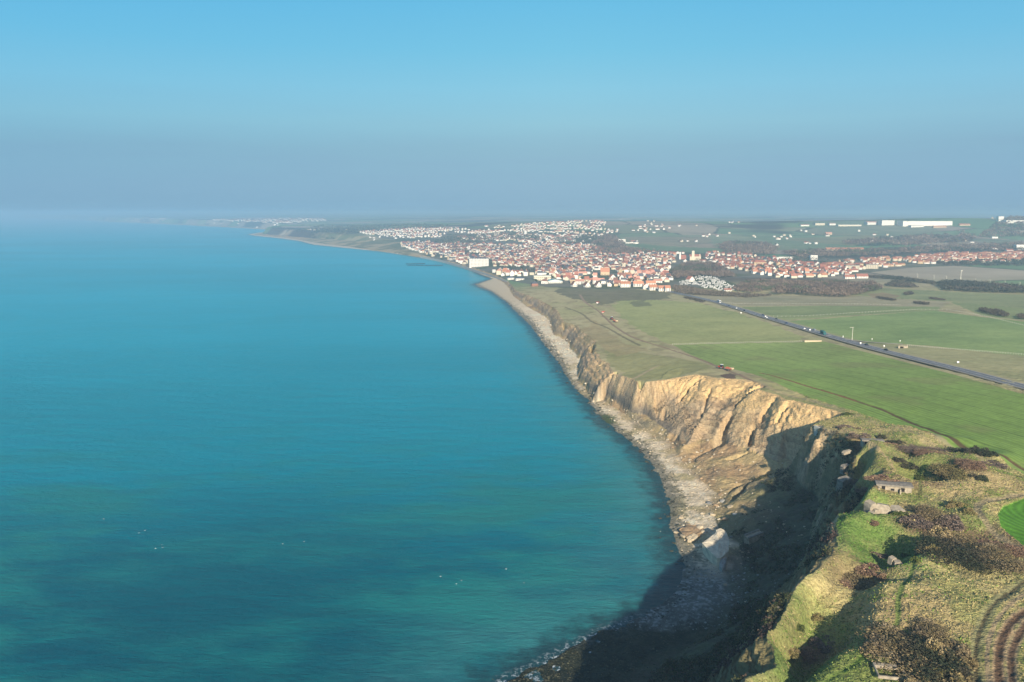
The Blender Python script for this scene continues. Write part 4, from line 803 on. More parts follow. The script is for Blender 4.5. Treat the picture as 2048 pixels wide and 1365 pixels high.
link('body', MB().box(-4.2, -1.6, -2, 4.2, 1.6, 2.6).mesh('concrete_block', MCON), e); o = link('rim', MB().box(-4.35, -1.75, 2.6, 4.35, -.9, 3.0).box(-4.35, .9, 2.6, 4.35, 1.75, 3.0).mesh('rim', MCONG), e)
tag(e, 'fallen rectangular concrete block lying in the dark cove beside the huge pale slab', 'concrete block'); e.rotation_euler = (.12, -.14, .45)
# ---- wartime concrete on the headland ----------------------------------------------------------
def bunker(name, px, py, rz, L, D, Hh, holes, lab, roof_over=.5, sink=.6, roofdrop=0., wings=()):
    x, y, z = ground(px, py); e = empty(name, (x, y, z), rz); 
    link('wall', MB().box(-L/2, 0, -1.5, L/2, D, Hh).mesh('wall', MCON), e)
    link('roof', MB().prism([(-roof_over, Hh), (D + .8, Hh), (D + .8, Hh + .25), (D * .5, Hh + .75), (-roof_over, Hh + .55)], -L/2 - .5, L/2 + .5).mesh('roof', MCONG), e)
    for hx, hw, hh, hz0 in holes: link('opening', MB().box(hx - hw/2, -.06, hz0, hx + hw/2, .5, hz0 + hh).mesh('opening', MHOLE), e)
    for wx_, wl, wh, wr in wings: link('wing_wall', MB().box(wx_, -wl, -1.2, wx_ + .5, 0, wh, taper=.05).mesh('wing_wall', MCON), e)
    return tag(e, lab, 'bunker')
bunker('bunker', 1788, 990, -.28, 11.5, 5, 1.9, [(-3.7, 1.2, 1.7, .05), (-.6, 1.2, .8, .2), (2.8, 1.3, 1.4, .1)], 'long low concrete bunker with three dark openings, below the reddish scrub strip', wings=[(-5.7, 1.8, 1.5, 0), (1.6, 1.5, 1.3, 0)])
bunker('bunker', 1745, 896, -.12, 8.5, 3, 1.4, [(-2.8, 1.1, 1.0, .15), (2.4, 2.0, .5, .1)], 'small flat-roofed concrete bunker in the grass near the head of the cove', wings=[(-4.2, 1.0, 1.0, 0)])
# the broken bunker: three big tilted blocks
x, y, z = ground(1765, 1036); e = empty('broken_bunker', (x, y, z + .3), 0, .95)
for dx, dy, w, d, h, rz, tx, ty in [(-3.0, 3.2, 3.0, 3.2, 3.4, .3, .1, -.15), (.3, 1.6, 5.4, 3.0, 2.9, -.5, -.22, .12), (4.2, -.4, 4.4, 3.6, 2.8, .25, .2, .2), (-4.6, -.9, 3.6, 1.8, 1.4, .5, .1, -.25), (-2.4, .6, 2.0, 1.8, 1.8, .1, 0, .1)]:
    h *= 1.3; rm = MB().box(-w/2, -d/2, -1.2, w/2, d/2, h * .62).prism([(-w/2, h*.62), (w/2, h*.62), (w*.32, h), (-w*.36, h*.94)], -d/2, d/2, axis=1); me = rm.mesh('block', [MCON])
    o = link('block', me, e, (dx, dy, 0)); o.rotation_euler = (tx, ty, rz)
link('opening', MB().box(1.6, -1.5, -.3, 3.2, -.6, 1.3).mesh('opening', MHOLE), e)
tag(e, 'broken concrete bunker of tilted blocks around a dark opening, above the shaded hollow', 'bunker')
x, y, z = ground(1792, 1118); e = empty('concrete_ruin', (x, y, z), 0, .8)
for dx, dy, dz, w, h, rz in [(0, 2.6, .6, 2.6, 2.2, .3), (.9, .2, .2, 2.9, 2.0, -.2), (1.6, -2.0, -.4, 2.4, 2.2, .15)]:
    o = link('block', MB().prism([(-w/2, -1), (w/2, -1), (w/2, h*.6), (w*.1, h), (-w/2, h*.7)], -1.0, 1.0, axis=1).mesh('block', MCON), e, (dx, dy, dz)); o.rotation_euler = (.1, .1, rz)
tag(e, 'small ruin of three pale stacked blocks at the edge of the shaded hollow', 'ruin')
# open concrete frame at the lower edge
x, y, z = ground(1782, 1352); e = empty('concrete_enclosure', (x, y, z + .5), -.20)
link('beam', MB().box(-2.9, 2.2, 0, 1.9, 3.3, .7).mesh('beam', MCON), e); link('beam', MB().box(-2.9, -2.1, 0, 2.6, -1.75, .65).mesh('beam', MCON), e)
link('beam', MB().box(-3.2, -2.1, 0, -2.9, 3.3, .68).mesh('beam', MCON), e); link('beam', MB().box(2.6, -2.9, 0, 3.0, 2.3, .72).mesh('beam', MCON), e)
tag(e, 'rectangular open concrete frame lying in the grass beside the great thicket', 'concrete frame')
# wall of the fort broken off at the cove head, and concrete hanging from the cliff
x, y = un(1652, 866, 42); e = empty('concrete_wall', (x, y, 36), .0)
A_ = np.array(un(1628, 856, 42)); B_ = np.array(un(1680, 872, 43)); d_ = B_ - A_; L_ = np.linalg.norm(d_); e.location = (A_[0] - 1.5, A_[1] - 5.0, 37.0); e.rotation_euler = (0, 0, math.atan2(d_[1], d_[0]))
link('wall', MB().prism([(0, 1.0), (L_ * .5, -1.0), (L_, 1.5), (L_, 5.5), (L_ * .6, 7.0), (0, 7.6)], -.6, .6, axis=1).mesh('concrete_wall', M_flat('pale_grey_concrete', (.44, .43, .37), .9, .2, .4)), e)
link('slab', MB().box(L_ * .1, .5, 7.2, L_ * .75, 4.2, 7.7).mesh('slab', MCONG), e)
tag(e, 'big pale broken concrete wall hanging out of the cliff at the head of the cove', 'concrete wall')
for px, py, w, d, h, lab in [(1692, 904, 3.6, 1.6, .9, 'splintered concrete slab jutting from the cliff edge below the flat bunker'), (1687, 958, 4.0, 3.5, 7.0, 'grey concrete tower stump standing against the dark cliff'), (1689, 932, 3.0, 2.0, 3.5, 'smaller concrete lump between the splintered slab and the tower stump')]:
    zz = 47 if h < 2 else 43; x, y = un(px, py, zz); o = link('concrete_ruin', MB().box(-w/2, -d/2, -h, w/2, d/2, 0, taper=.15).prism([(-w*.6, 0), (w*.5, 0), (w*.62, .45), (-w*.35, .7)], -d*.6, d*.3, axis=1).mesh('concrete_ruin', MCONG if h > 2 else MCON), loc=(x, y, zz)); o.rotation_euler = (.1, -.12, .4); tag(o, lab, 'concrete ruin')

# ---- road --------------------------------------------------------------------------------------
def ribbon(name, L, offs, dz, mat, step=6.0, kind='structure', seg=None):
    L = np.asarray(L); s = np.concatenate([[0], np.cumsum(np.hypot(*(L[1:] - L[:-1]).T))]); n = int(s[-1] / step); q = np.linspace(0, s[-1], n)
    P = np.stack([np.interp(q, s, L[:, 0]), np.interp(q, s, L[:, 1])], 1); t = np.gradient(P, axis=0); t /= np.linalg.norm(t, axis=1)[:, None]; nn = np.stack([t[:, 1], -t[:, 0]], 1)
    zc_ = hz_(P[:, 0], P[:, 1]) ; zc_ = np.convolve(np.pad(zc_, 4, 'edge'), np.ones(9) / 9, 'valid')
    V = []; F = []
    for a, b in offs:
        n0 = len(V)
        for k in range(len(P)):
            for o in (a, b): V.append((P[k, 0] + nn[k, 0] * o, P[k, 1] + nn[k, 1] * o, zc_[k] + dz))
        F += [(n0 + 2*k, n0 + 2*k + 1, n0 + 2*k + 3, n0 + 2*k + 2) for k in range(len(P) - 1) if seg is None or seg(k)]
    me = bpy.data.meshes.new(name); me.from_pydata(V, [], F); me.materials.append(mat); me.update(); o = link(name, me)
    if kind: tag(o, kind=kind)
    return P, nn, zc_
MASPH = M_flat('asphalt', (.15, .155, .165), .9, .15, .2); MLINE = M_flat('road_paint', (.62, .62, .60), .7, .1, .5); MVERG = M_flat('gravel_shoulder', (.30, .27, .20), .95, .2, .4)
RP, RN, RZ = ribbon('road', ROAD, [(-5.2, 5.2)], .75, MASPH); ribbon('road_shoulder', ROAD, [(-6.8, 6.8)], .64, MVERG)
ribbon('road_marking', ROAD, [(-5.1, -4.75), (4.75, 5.1), (-.15, .2)], .78, MLINE); ribbon('road_marking', ROAD, [(-1.9, -1.65)], .78, MLINE, seg=lambda k: k % 3 == 0)
SIDE = line([(1655,672),(1690,680),(1740,686),(1800,689),(1812,689)]); ribbon('path', SIDE, [(-1.8, 1.8)], .5, M_flat('pale_track', (.42, .37, .28), .95, .15, .3))
def on_road(px, off, rev=False):
    k = int(np.argmin(np.abs(1024 + FPX * RP[:, 0] / (RP[:, 1] * CP + (CAM_H - RZ) * SP) - px))); p = RP[k] + RN[k] * off; t = np.array([-RN[k][1], RN[k][0]])
    return (float(p[0]), float(p[1]), float(RZ[k]) + .77), math.atan2(t[1], t[0]) + (math.pi if rev else 0)
MGLASS = M_flat('dark_glass', (.02, .025, .03), .15, .05, 1, spec=.6); MTYRE = M_flat('tyre_rubber', (.02, .02, .02), .9, .1); MRIM = M_flat('wheel_rim', (.5, .5, .5), .4, .05, metal=.6)
def wheel(parent, x, y, r, w=.24):
    o = link('wheel', MB().cyl((0, -w/2, 0), (0, w/2, 0), r, n=14).mesh('wheel', MTYRE), parent, (x, y, r)); link('rim', MB().cyl((0, -w/2 - .01, 0), (0, w/2 + .01, 0), r * .55, n=10).mesh('rim', MRIM), o)
def car(loc, rz, mat, lab, van=False):
    e = empty('parked_car' if False else 'car', loc, rz)
    h = 1.0 if not van else 1.15
    body = MB().prism([(-2.15, .32), (2.15, .32), (2.2, .62), (2.05, .86), (1.1, .98), (-1.9, 1.02), (-2.15, .85)], -.88, .88, axis=1); link('body', body.mesh('body', mat, False), e)
    top = [(-1.75, .99), (1.05, .97), (.35, 1.46), (-1.25, 1.48)] if not van else [(-2.1, 1.0), (1.4, .97), (.85, 1.95), (-2.05, 2.0)]
    link('window', MB().prism(top, -.74, .74, axis=1).mesh('window', MGLASS), e)
    link('roof', MB().prism([(top[3][0] - .05, top[3][1]), (top[2][0] + .08, top[2][1]), (top[2][0], top[2][1] + .06), (top[3][0], top[3][1] + .06)], -.72, .72, axis=1).mesh('roof', mat), e)
    for x_ in (-1.35, 1.35):
        for y_ in (-.8, .8): wheel(e, x_, y_, .33)
    for y_ in (-.6, .6): link('headlight', MB().box(2.12, y_ - .2, .6, 2.22, y_ + .2, .76).mesh('headlight', MRIM), e)
    return tag(e, lab, 'car', 'cars on the coast road')
MC_ = {'white': M_flat('white_paint', (.78, .78, .78), .35, .03), 'silver': M_flat('silver_paint', (.45, .47, .50), .3, .03, metal=.4), 'black': M_flat('black_paint', (.02, .022, .028), .25, .03), 'blue': M_flat('dark_blue_paint', (.03, .06, .14), .3, .03), 'grey': M_flat('grey_paint', (.15, .16, .17), .3, .03), 'red': M_flat('red_paint', (.42, .045, .03), .35, .05)}
for px, off, rev, c_, lab in [(1462, 2.5, 0, 'blue', 'dark blue car just in front of the coach on the coast road'), (1476, 3.4, 1, 'white', 'white car following the coach on the road toward the town'), (1493, 3.2, 1, 'black', 'black car third behind the coach on the road'), (1521, -2.2, 0, 'blue', 'dark blue car where the pale verge begins'),
        (1538, 3.2, 1, 'white', 'white car followed closely by a black one across from it'), (1547, -2.8, 0, 'black', 'black car across from the white car in the middle of the road'), (1576, 3.0, 1, 'blue', 'dark blue car between the white pair and the green lorry'), (1613, 3.2, 1, 'white', 'white car shortly before the green lorry'),
        (1624, -3.2, 0, 'silver', 'silver car in the far lane before the green lorry'), (1726, -2.6, 0, 'black', 'black car beside the start of the farm track'), (1766, -2.2, 0, 'black', 'black car nearest of all on the coast road')]:
    loc, rz = on_road(px, off, rev); car(loc, rz, MC_[c_], lab)
def coach(px, off, rev):
    loc, rz = on_road(px, off, rev); e = empty('coach', loc, rz)
    link('body', MB().prism([(-6, .35), (6, .35), (6.1, 1.3), (5.8, 3.2), (-5.9, 3.25), (-6, 1.0)], -1.27, 1.27, axis=1).mesh('body', MC_['white']), e)
    for y_ in (-1.3, 1.3): link('side_window', MB().box(-5.4, y_ - .02, 1.35, 5.2, y_ + .02, 2.6).mesh('side_window', MGLASS), e)
    link('windscreen', MB().box(5.75, -1.1, 1.3, 6.13, 1.1, 2.8).mesh('windscreen', MGLASS), e); link('rear_window', MB().box(-6.05, -1.0, 1.5, -5.9, 1.0, 2.6).mesh('rear_window', MGLASS), e)
    link('roof_unit', MB().box(-2, -.8, 3.25, 1, .8, 3.5).mesh('roof_unit', MC_['silver']), e)
    for x_ in (-3.6, 3.9):
        for y_ in (-1.15, 1.15): wheel(e, x_, y_, .5, .3)
    return tag(e, 'white coach with dark windows driving at the town end of the road', 'coach')
coach(1435, -1.5, 0)
loc, rz = on_road(1652, 1.8, 0); e = empty('lorry', loc, rz); link('box', MB().box(-4.6, -1.25, 1.0, 2.2, 1.25, 3.5).mesh('box', M_flat('green_tarpaulin', (.02, .11, .10), .6)), e)
cab_ = link('cab', MB().prism([(2.4, .6), (4.5, .6), (4.6, 1.6), (4.2, 2.8), (2.4, 2.9)], -1.2, 1.2, axis=1).mesh('cab', M_flat('teal_cab', (.03, .16, .17), .4)), e); link('windscreen', MB().box(4.25, -1.0, 1.7, 4.62, 1.0, 2.5).mesh('windscreen', MGLASS), cab_); link('chassis', MB().box(-4.5, -.8, .7, 4.2, .8, 1.0).mesh('chassis', MTYRE), e)
for x_ in (-3.6, -2.4, 3.5):
    for y_ in (-1.1, 1.1): wheel(e, x_, y_, .48, .3)
tag(e, 'dark green lorry on the road beside the pale lay-by wall', 'lorry')
# mast, lay-by wall, culvert, signs
def post(name, px, py, h, r, lab, cat, arm=0, mat=None, group=None, plate=None):
    x, y, z = ground(px, py, False); e = empty(name, (x, y, z))
    link('pole', MB().cyl((0, 0, -.3), (0, 0, h), r, r * .7, 8).mesh('pole', mat or MCON), e)
    if arm: link('arm', MB().cyl((-arm, 0, h - .2), (arm * .3, 0, h), r * .6, n=6).mesh('arm', mat or MCON), e); link('lamp_head', MB().box(-arm - .6, -.25, h - .35, -arm + .2, .25, h - .15).mesh('lamp_head', mat or MCON), e)
    if plate: link('sign_panel', MB().box(-plate[0]/2, -.05, h - plate[1], plate[0]/2, .05, h).mesh('sign_panel', plate[2]), e)
    return tag(e, lab, cat, group)
MPOST = M_flat('pale_pole', (.62, .60, .50), .7)
post('lamp_post', 1704, 682, 12.5, .22, 'tall pale lamp post beside the start of the farm track', 'lamp post', 2.2, MPOST)
for px, py, h, pl, lab in [(1482, 629, 2.6, (1.3, 1.3), 'small white road sign on the meadow side beyond the coach'), (1531, 637, 3.0, (1.4, 1.6), 'white road sign at the pale verge east of the road'), (1721, 691, 2.6, (1.2, 1.2), 'white road sign just before the nearest black car'), (1768, 697, 2.6, (1.1, 1.1), 'white road sign beside the nearest black car'), (1916, 727, 1.5, (1.5, 1.2), 'small white board standing alone in the stubble east of the road'),
        (1686, 677, 2.4, (.5, 1.8), 'pale marker post in front of the tall lamp post'), (1744, 681, 1.8, (.5, 1.2), 'pale marker post by the middle of the farm track'), (1800, 685, 1.8, (.6, 1.0), 'pale marker post at the end of the farm track'), (1620, 663, 2.2, (1.4, 1.2), 'white road sign opposite the white car before the lorry')]:
    post('road_sign', px, py, h, .07, lab, 'sign', 0, MPOST, None, (pl[0], pl[1], M_flat('white_sign', (.8, .8, .78), .6)))
x, y, z = ground(1626, 684, False); o = link('low_wall', MB().box(-7.8, -.35, -.8, 7.8, .35, 1.15).box(-8.0, -.5, 1.15, 8.0, .5, 1.3).mesh('low_wall', M_flat('cream_wall', (.52, .43, .30), .9)), loc=(x, y, z)); tag(o, 'low cream wall at the corner of the drilled field by the road', 'wall')
x, y, z = ground(1806, 697, False); e = empty('culvert', (x, y, z)); link('wall', MB().box(-4, 0, -1, 4, .8, 2.2).mesh('culvert', MCON), e); link('opening', MB().box(-2.6, -.06, -.3, .4, .3, 1.6).mesh('opening', MHOLE), e); tag(e, 'small stone culvert with a dark mouth below the end of the farm track', 'culvert')
# tractor with trailer on the path, and the harrow team further off
def tractor(px, py, rz, lab, sc=1.0, trailer=True):
    x, y, z = ground(px, py, False); e = empty('tractor', (x, y, z + .1), rz, sc)
    link('body', MB().prism([(-1.2, .8), (1.9, .8), (2.0, 1.3), (1.8, 1.75), (.2, 1.85), (-1.2, 1.5)], -.45, .45, axis=1).mesh('body', MC_['red']), e)
    c_ = link('cab', MB().prism([(-1.2, 1.5), (.3, 1.5), (.15, 2.7), (-1.1, 2.7)], -.72, .72, axis=1).mesh('cab', MGLASS), e); link('cab_roof', MB().box(-1.25, -.8, 2.7, .3, .8, 2.86).mesh('cab_roof', MC_['white']), c_)
    link('exhaust', MB().cyl((1.0, .3, 1.7), (1.0, .3, 2.7), .06).mesh('exhaust', MTYRE), e)
    for y_ in (-.85, .85): wheel(e, -.8, y_, .85, .45); wheel(e, 1.5, y_, .5, .32)
    return tag(e, lab, 'tractor')
def trailer(px, py, rz, lab, sc=1.0, c2=(.55, .42, .27)):
    x, y, z = ground(px, py, False); e = empty('trailer', (x, y, z + .1), rz, sc)
    link('bed', MB().box(-2.8, -1.15, .9, 1.6, 1.15, 1.1).box(-2.8, -1.15, 1.1, 1.6, -1.05, 1.8).box(-2.8, 1.05, 1.1, 1.6, 1.15, 1.8).box(1.5, -1.05, 1.1, 1.6, 1.05, 1.9).mesh('bed', M_flat('faded_red_paint', (.40, .13, .08), .6)), e)
    link('load', MB().box(-3.4, -1.1, 1.1, -1.2, 1.05, 1.9, taper=.1).mesh('load', M_flat('pale_crates', c2, .8)), e); link('drawbar', MB().cyl((1.6, 0, .8), (2.9, 0, .6), .08).mesh('drawbar', MTYRE), e)
    for y_ in (-1.0, 1.0): wheel(e, -.9, y_, .5, .3)
    return tag(e, lab, 'trailer')
tractor(1442, 738, math.pi - .9, 'red tractor with a white-topped cab on the brown path above the golden cliff', 1.15); trailer(1457, 741, math.pi - .9, 'red trailer with a pale load behind the tractor above the golden cliff', 1.15)
tractor(1223, 640, math.pi - 1.25, 'dusty red tractor working on the far part of the brown path', 1.3); trailer(1230, 645, math.pi - 1.2, 'pale loaded trailer behind the far tractor on the path', 1.4, (.5, .4, .36))
for px, py, lab in [(1206, 626, 'small pink heap of equipment left on the path beyond the far tractor'), (1195, 607, 'small red and white beach hut alone on the dark heath')]:
    x, y, z = ground(px, py, False); e = empty('hut', (x, y, z), 0, .75); link('wall', MB().box(-2.6, -1.2, -.3, 1.2, 1.2, 1.8).mesh('wall', M_flat('hut_white', (.75, .72, .7), .7) if '195' in str(px) else M_flat('hut_pink', (.45, .27, .24), .8)), e)
    link('roof', MB().prism([(-1.4, 1.8), (1.4, 1.8), (0, 2.7)], -2.7, 3.4).mesh('roof', MC_['red']), e); tag(e, lab, 'hut')
# fences: thing > post (each) and wire
def fence(pts, n, h, lab, mat=None, r=.09):
    L = line(pts, 1); s = np.concatenate([[0], np.cumsum(np.hypot(*(L[1:] - L[:-1]).T))]); q = np.linspace(0, s[-1], n); X_ = np.interp(q, s, L[:, 0]); Y_ = np.interp(q, s, L[:, 1]); Z_ = hz_(X_, Y_)
    e = empty('fence', (X_[0], Y_[0], Z_[0])); pm = MB().cyl((0, 0, -.3), (0, 0, h), r, n=5).mesh('post', mat or MPOST)
    for a, b, c_ in zip(X_, Y_, Z_): link('post', pm, e, (a - X_[0], b - Y_[0], c_ - Z_[0]))
    w = MB()
    for k in range(n - 1):
        for hh in (h * .5, h * .92): w.cyl((X_[k] - X_[0], Y_[k] - Y_[0], Z_[k] - Z_[0] + hh), (X_[k+1] - X_[0], Y_[k+1] - Y_[0], Z_[k+1] - Z_[0] + hh), .03, n=3)
    link('wire', w.mesh('wire', mat or MPOST), e); return tag(e, lab, 'fence')
fence([(1345,690),(1440,687),(1603,684)], 60, 1.3, 'pale post fence along the top edge of the bright drilled field')
fence([(1445,606),(1480,609),(1700,609),(1800,611)], 60, 1.3, 'pale fence across the grassland level with the coach', r=.12)
fence([(1530,634),(1600,634),(1700,628),(1880,618),(1960,631),(2048,652)], 95, 1.4, 'long pale fence around the far side of the large green field', r=.14)
fence([(1815,692),(1880,698),(2048,711)], 50, 1.3, 'fence in the ditch between the stubble and the large green field', r=.09)

# ---- gulls on the near water -------------------------------------------------------------------
MGULL = M_flat('white_feathers', (.85, .85, .83), .7, .05, 3); MGW = M_flat('grey_wing', (.5, .52, .55), .7, .05, 3)
def gull_mesh():
    m = MB(); prof = [(-.32, .02), (-.22, .07), (0, .11), (.2, .10), (.3, .05)]
    ring = []
    for x_, r in prof:
        ring.append([(x_, math.cos(a) * r, .1 + math.sin(a) * r * .9) for a in np.linspace(0, 6.283, 7)[:-1]])
    V = [p for rg in ring for p in rg]; F = [(k*6+i, k*6+(i+1)%6, (k+1)*6+(i+1)%6, (k+1)*6+i) for k in range(len(prof)-1) for i in range(6)] + [tuple(range(6))[::-1], tuple(range(24, 30))]
    m.add(V, F); m.box(.26, -.045, .12, .4, .045, .24, taper=.015).cyl((.4, 0, .18), (.47, 0, .16), .018, .004, 5); return m.mesh('gull', MGULL)
gm = gull_mesh(); gw = {s_: MB().add([(.12, 0, .16), (-.14, 0, .16), (-.16, s_ * .45, .30), (.04, s_ * .45, .32), (-.2, s_ * .85, .26)], [(0, 1, 2, 3), (3, 2, 4)]).mesh('wing', MGW) for s_ in (-1, 1)}
for i, (px, py, where) in enumerate([(206,1027,'farthest out of the scattered group'),(278,1067,'at the head of the pair in the loose group'),(290,1062,'behind the pair leader in the loose group'),(323,1078,'alone in the middle of the loose group'),(311,1098,'lowest of the loose group'),(325,1096,'beside the lowest gull of the loose group'),(565,1076,'by itself in the dark middle water'),(608,1084,'near the one in the dark middle water'),
        (881,1154,'first of the small group below the middle of the sea'),(913,1155,'second of the small group below the middle'),(923,1162,'lowest of the small group below the middle'),(1012,1139,'between the small group and the shore'),(1048,1153,'nearest the shadow of the cliff'),(1321,1064,'close in beside the ledges of the shore')]):
    x, y = un(px, py, 3.0); e = link('gull', gm, loc=(float(x), float(y), 3.0 if i % 3 else .05)); e.rotation_euler = (0, 0, i * 1.7); e.scale = (.8,) * 3
    if i % 3:
        for s_ in (-1, 1): link('wing', gw[s_], e)
    tag(e, 'white gull over the sea, ' + where if i % 3 else 'white gull floating on the sea, ' + where, 'gull', 'gulls over the sea')
# ---- the town ----------------------------------------------------------------------------------
WALLC = {'white': (.70,.67,.61), 'cream': (.58,.52,.40), 'grey': (.40,.39,.36), 'ochre': (.48,.37,.24), 'brick': (.36,.17,.11)}
ROOFC = {'red': (.33,.14,.10), 'orange': (.46,.215,.13), 'brown': (.20,.105,.08), 'slate': (.10,.11,.13), 'pink': (.50,.26,.20), 'cream': (.62,.60,.54)}
def MW(c): return M_flat('render_' + c, WALLC[c], .9, .06, .4, randomize=.10)
def MRf(c): return M_flat('roof_tiles_' + c, ROOFC[c], .85, .18, 1.2, randomize=.15)
MWIN = M_flat('window_glass', (.045, .055, .07), .2, .1, 1, spec=.6); MDOOR = M_flat('painted_door', (.12, .14, .2), .6)
SH = {  # half length along the ridge, half depth, eaves, ridge, kind
 'gabled': (5.6, 4.2, 4.6, 8.2, 'g'), 'hipped': (5.4, 4.6, 4.8, 8.0, 'h'), 'steep': (4.0, 4.0, 6.4, 11.4, 'g'), 'long': (8.5, 4.2, 4.2, 7.4, 'g'), 'flat': (6.0, 4.6, 6.6, 7.0, 'f'), 'tall': (4.6, 4.4, 8.2, 11.8, 'h')}
_hm = {}
def house_meshes(shape, wc, rc):
    k = (shape, wc, rc)
    if k in _hm: return _hm[k]
    L, D, e, r, kd = SH[shape]; w = MB().box(-L, -D, -2.5, L, D, e)
    if kd == 'g':
        for sx in (-L, L - .25): w.prism([(-D, e), (D, e), (0, r - .15)], sx, sx + .25)
    rf = MB()
    if kd == 'g':
        rf.prism([(-D - .45, e - .35), (-D - .45, e - .1), (0, r + .12), (D + .45, e - .1), (D + .45, e - .35), (0, r - .13)], -L - .35, L + .35)
    elif kd == 'h':
        a, b = L + .4, D + .4; q = max(.3, L - D * .75); rf.add([(-a,-b,e),(a,-b,e),(a,b,e),(-a,b,e),(-q,0,r),(q,0,r)], [(0,1,5,4),(1,2,5),(2,3,4,5),(3,0,4),(3,2,1,0)])
    else: rf.box(-L - .15, -D - .15, e, L + .15, D + .15, r)
    ch = MB().box(L * .45, -.4, e + .5, L * .45 + .8, .4, r + 1.1)
    _hm[k] = (w.mesh('wall', MW(wc)), rf.mesh('roof', MRf(rc)), ch.mesh('chimney', MW('brick'))); return _hm[k]
MWINm = {}
def win_mesh(w, h):
    k = (w, h)
    if k not in MWINm: MWINm[k] = MB().box(-w/2, -.05, -h/2, w/2, .05, h/2).mesh('window', MWIN)
    return MWINm[k]
def house(x, y, z, rz, shape, wc, rc, windows=0, sc=1.0, name='house', chim=True):
    w, r, c = house_meshes(shape, wc, rc); e = empty(name, (x, y, z), rz, sc); link('wall', w, e); ro = link('roof', r, e)
    if chim and SH[shape][4] != 'f': link('chimney', c, ro)
    if windows:
        L, D, ev, rg, kd = SH[shape]; fl = 2 if ev > 5.5 else 1
        for f in range(fl):
            for k in range(2 if L < 6 else 3):
                xx = -L * .55 + k * (L * 1.1 / (1 if L < 6 else 2)); link('window', win_mesh(1.3, 1.5), e, (xx, -D - .03, 1.8 + f * 2.9))
        if windows > 1: link('door', MB().box(-.5, -D - .08, 0, .5, -D, 2.1).mesh('door', MDOOR), e)
        if kd == 'g': o = link('window', win_mesh(1.2, 1.4), e, (-L - .03, 0, ev + .3)); o.rotation_euler = (0, 0, math.pi / 2)
    return e
rs = R(40)
def in_poly(x, y, pts): return inside(np.atleast_1d(x), np.atleast_1d(y), poly(pts))
T1 = [(800,491),(858,508),(920,526),(1000,548),(1050,562),(1100,572),(1240,574),(1300,577),(1345,560),(1330,548),(1350,524),(1310,508),(1230,508),(1185,492),(1120,489),(1040,484),(960,490),(900,488),(850,486),(805,484)]
T2 = [(1310,507),(1420,507),(1500,511),(1580,524),(1660,534),(1720,538),(1700,552),(1640,556),(1560,557),(1500,548),(1440,540),(1400,534),(1350,527)]
T3 = [(1650,528),(1720,519),(1820,515),(1890,508),(2060,505),(2200,505),(2200,526),(2048,525),(1900,526),(1820,531),(1720,540),(1640,548)]
T4 = [(718,466),(800,459),(900,458),(1010,463),(990,470),(900,474),(820,477),(735,470)]
T5 = [(960,460),(1090,455),(1200,455),(1240,459),(1210,470),(1170,484),(1080,486),(960,482),(900,480)]
T6 = [(310,446.2),(360,444),(500,438),(640,437),(660,441),(560,447),(470,452),(380,448.5)]
T7 = [(147,438.5),(230,437),(330,437.5),(330,442),(240,441)]
T8 = [(1250,470),(1290,455),(1400,452),(1385,457),(1300,461)]
def plots(pts, dx, dy, ang, keep, seed):
    Pl = poly(pts); r_ = R(seed); c, s = math.cos(ang), math.sin(ang); U = Pl @ np.array([[c, -s], [s, c]]); 
    us = np.arange(U[:, 0].min(), U[:, 0].max(), dx); vs = np.arange(U[:, 1].min(), U[:, 1].max(), dy); u, v = np.meshgrid(us, vs); u = u + r_.rand(*u.shape) * dx * .45 + (np.arange(len(vs))[:, None] % 3) * dx * .33; v = v + (r_.rand(*v.shape) - .5) * dy * .35
    x = (u * c - v * s).ravel(); y = (u * s + v * c).ravel(); m = inside(x, y, Pl) & (r_.rand(len(x)) < keep); x, y = x[m], y[m]
    row = (np.broadcast_to(np.arange(len(vs))[:, None], u.shape)).ravel()[m]
    return x, y, row
ALL = []
def gather(pts, dx, dy, ang, keep, seed, dist, pal_w, pal_r, shapes, base):
    x, y, row = plots(pts, dx, dy, ang, keep, seed); r_ = R(seed + 1); n = len(x)
    gm_ = fbm(x, y, 90., 3, 150 + seed); ok = gm_ < (.60 if base else .57)
    for a, b, k in zip(x[ok], y[ok], row[ok]):
        ALL.append([a, b, ang * -1 + (0 if r_.rand() < .72 else math.pi / 2) + r_.normal() * .06, shapes[r_.randint(len(shapes))], pal_w[r_.randint(len(pal_w))], pal_r[r_.randint(len(pal_r))], dist, int(k), (.85 + .35 * r_.rand()) * (1.7 if dist.startswith('far') else 1)])
W_ = ['white'] * 5 + ['cream'] * 3 + ['grey', 'ochre']; R_ = ['red'] * 5 + ['brown'] * 3 + ['slate'] * 5 + ['orange'] * 1 + ['pink'] * 2
gather(T1, 14.5, 21, .12, .93, 1, 'seafront town', W_, R_, ['gabled', 'gabled', 'hipped', 'steep', 'steep', 'tall', 'flat', 'long'], 1)
gather(T2, 16.5, 25, -.06, .86, 2, 'inland quarter', W_, ['red'] * 5 + ['orange'] * 2 + ['brown', 'slate'], ['gabled', 'gabled', 'hipped', 'steep', 'long'], 1)
gather(T3, 17, 30, .03, .88, 3, 'orange-roofed estate', ['white', 'cream', 'ochre'], ['orange'] * 4 + ['red'] * 3 + ['pink'], ['gabled', 'hipped', 'long'], 1)
gather(T4, 17, 40, .2, .92, 4, 'white estate', ['white'] * 6 + ['cream'], ['red', 'brown', 'slate', 'pink'], ['gabled', 'steep', 'hipped', 'tall'], 0)
gather(T5, 19, 40, 0, .85, 5, 'upper town', ['white'] * 4 + ['cream'] * 2, ['red'] * 3 + ['brown', 'slate', 'pink'], ['gabled', 'hipped', 'long'], 0)
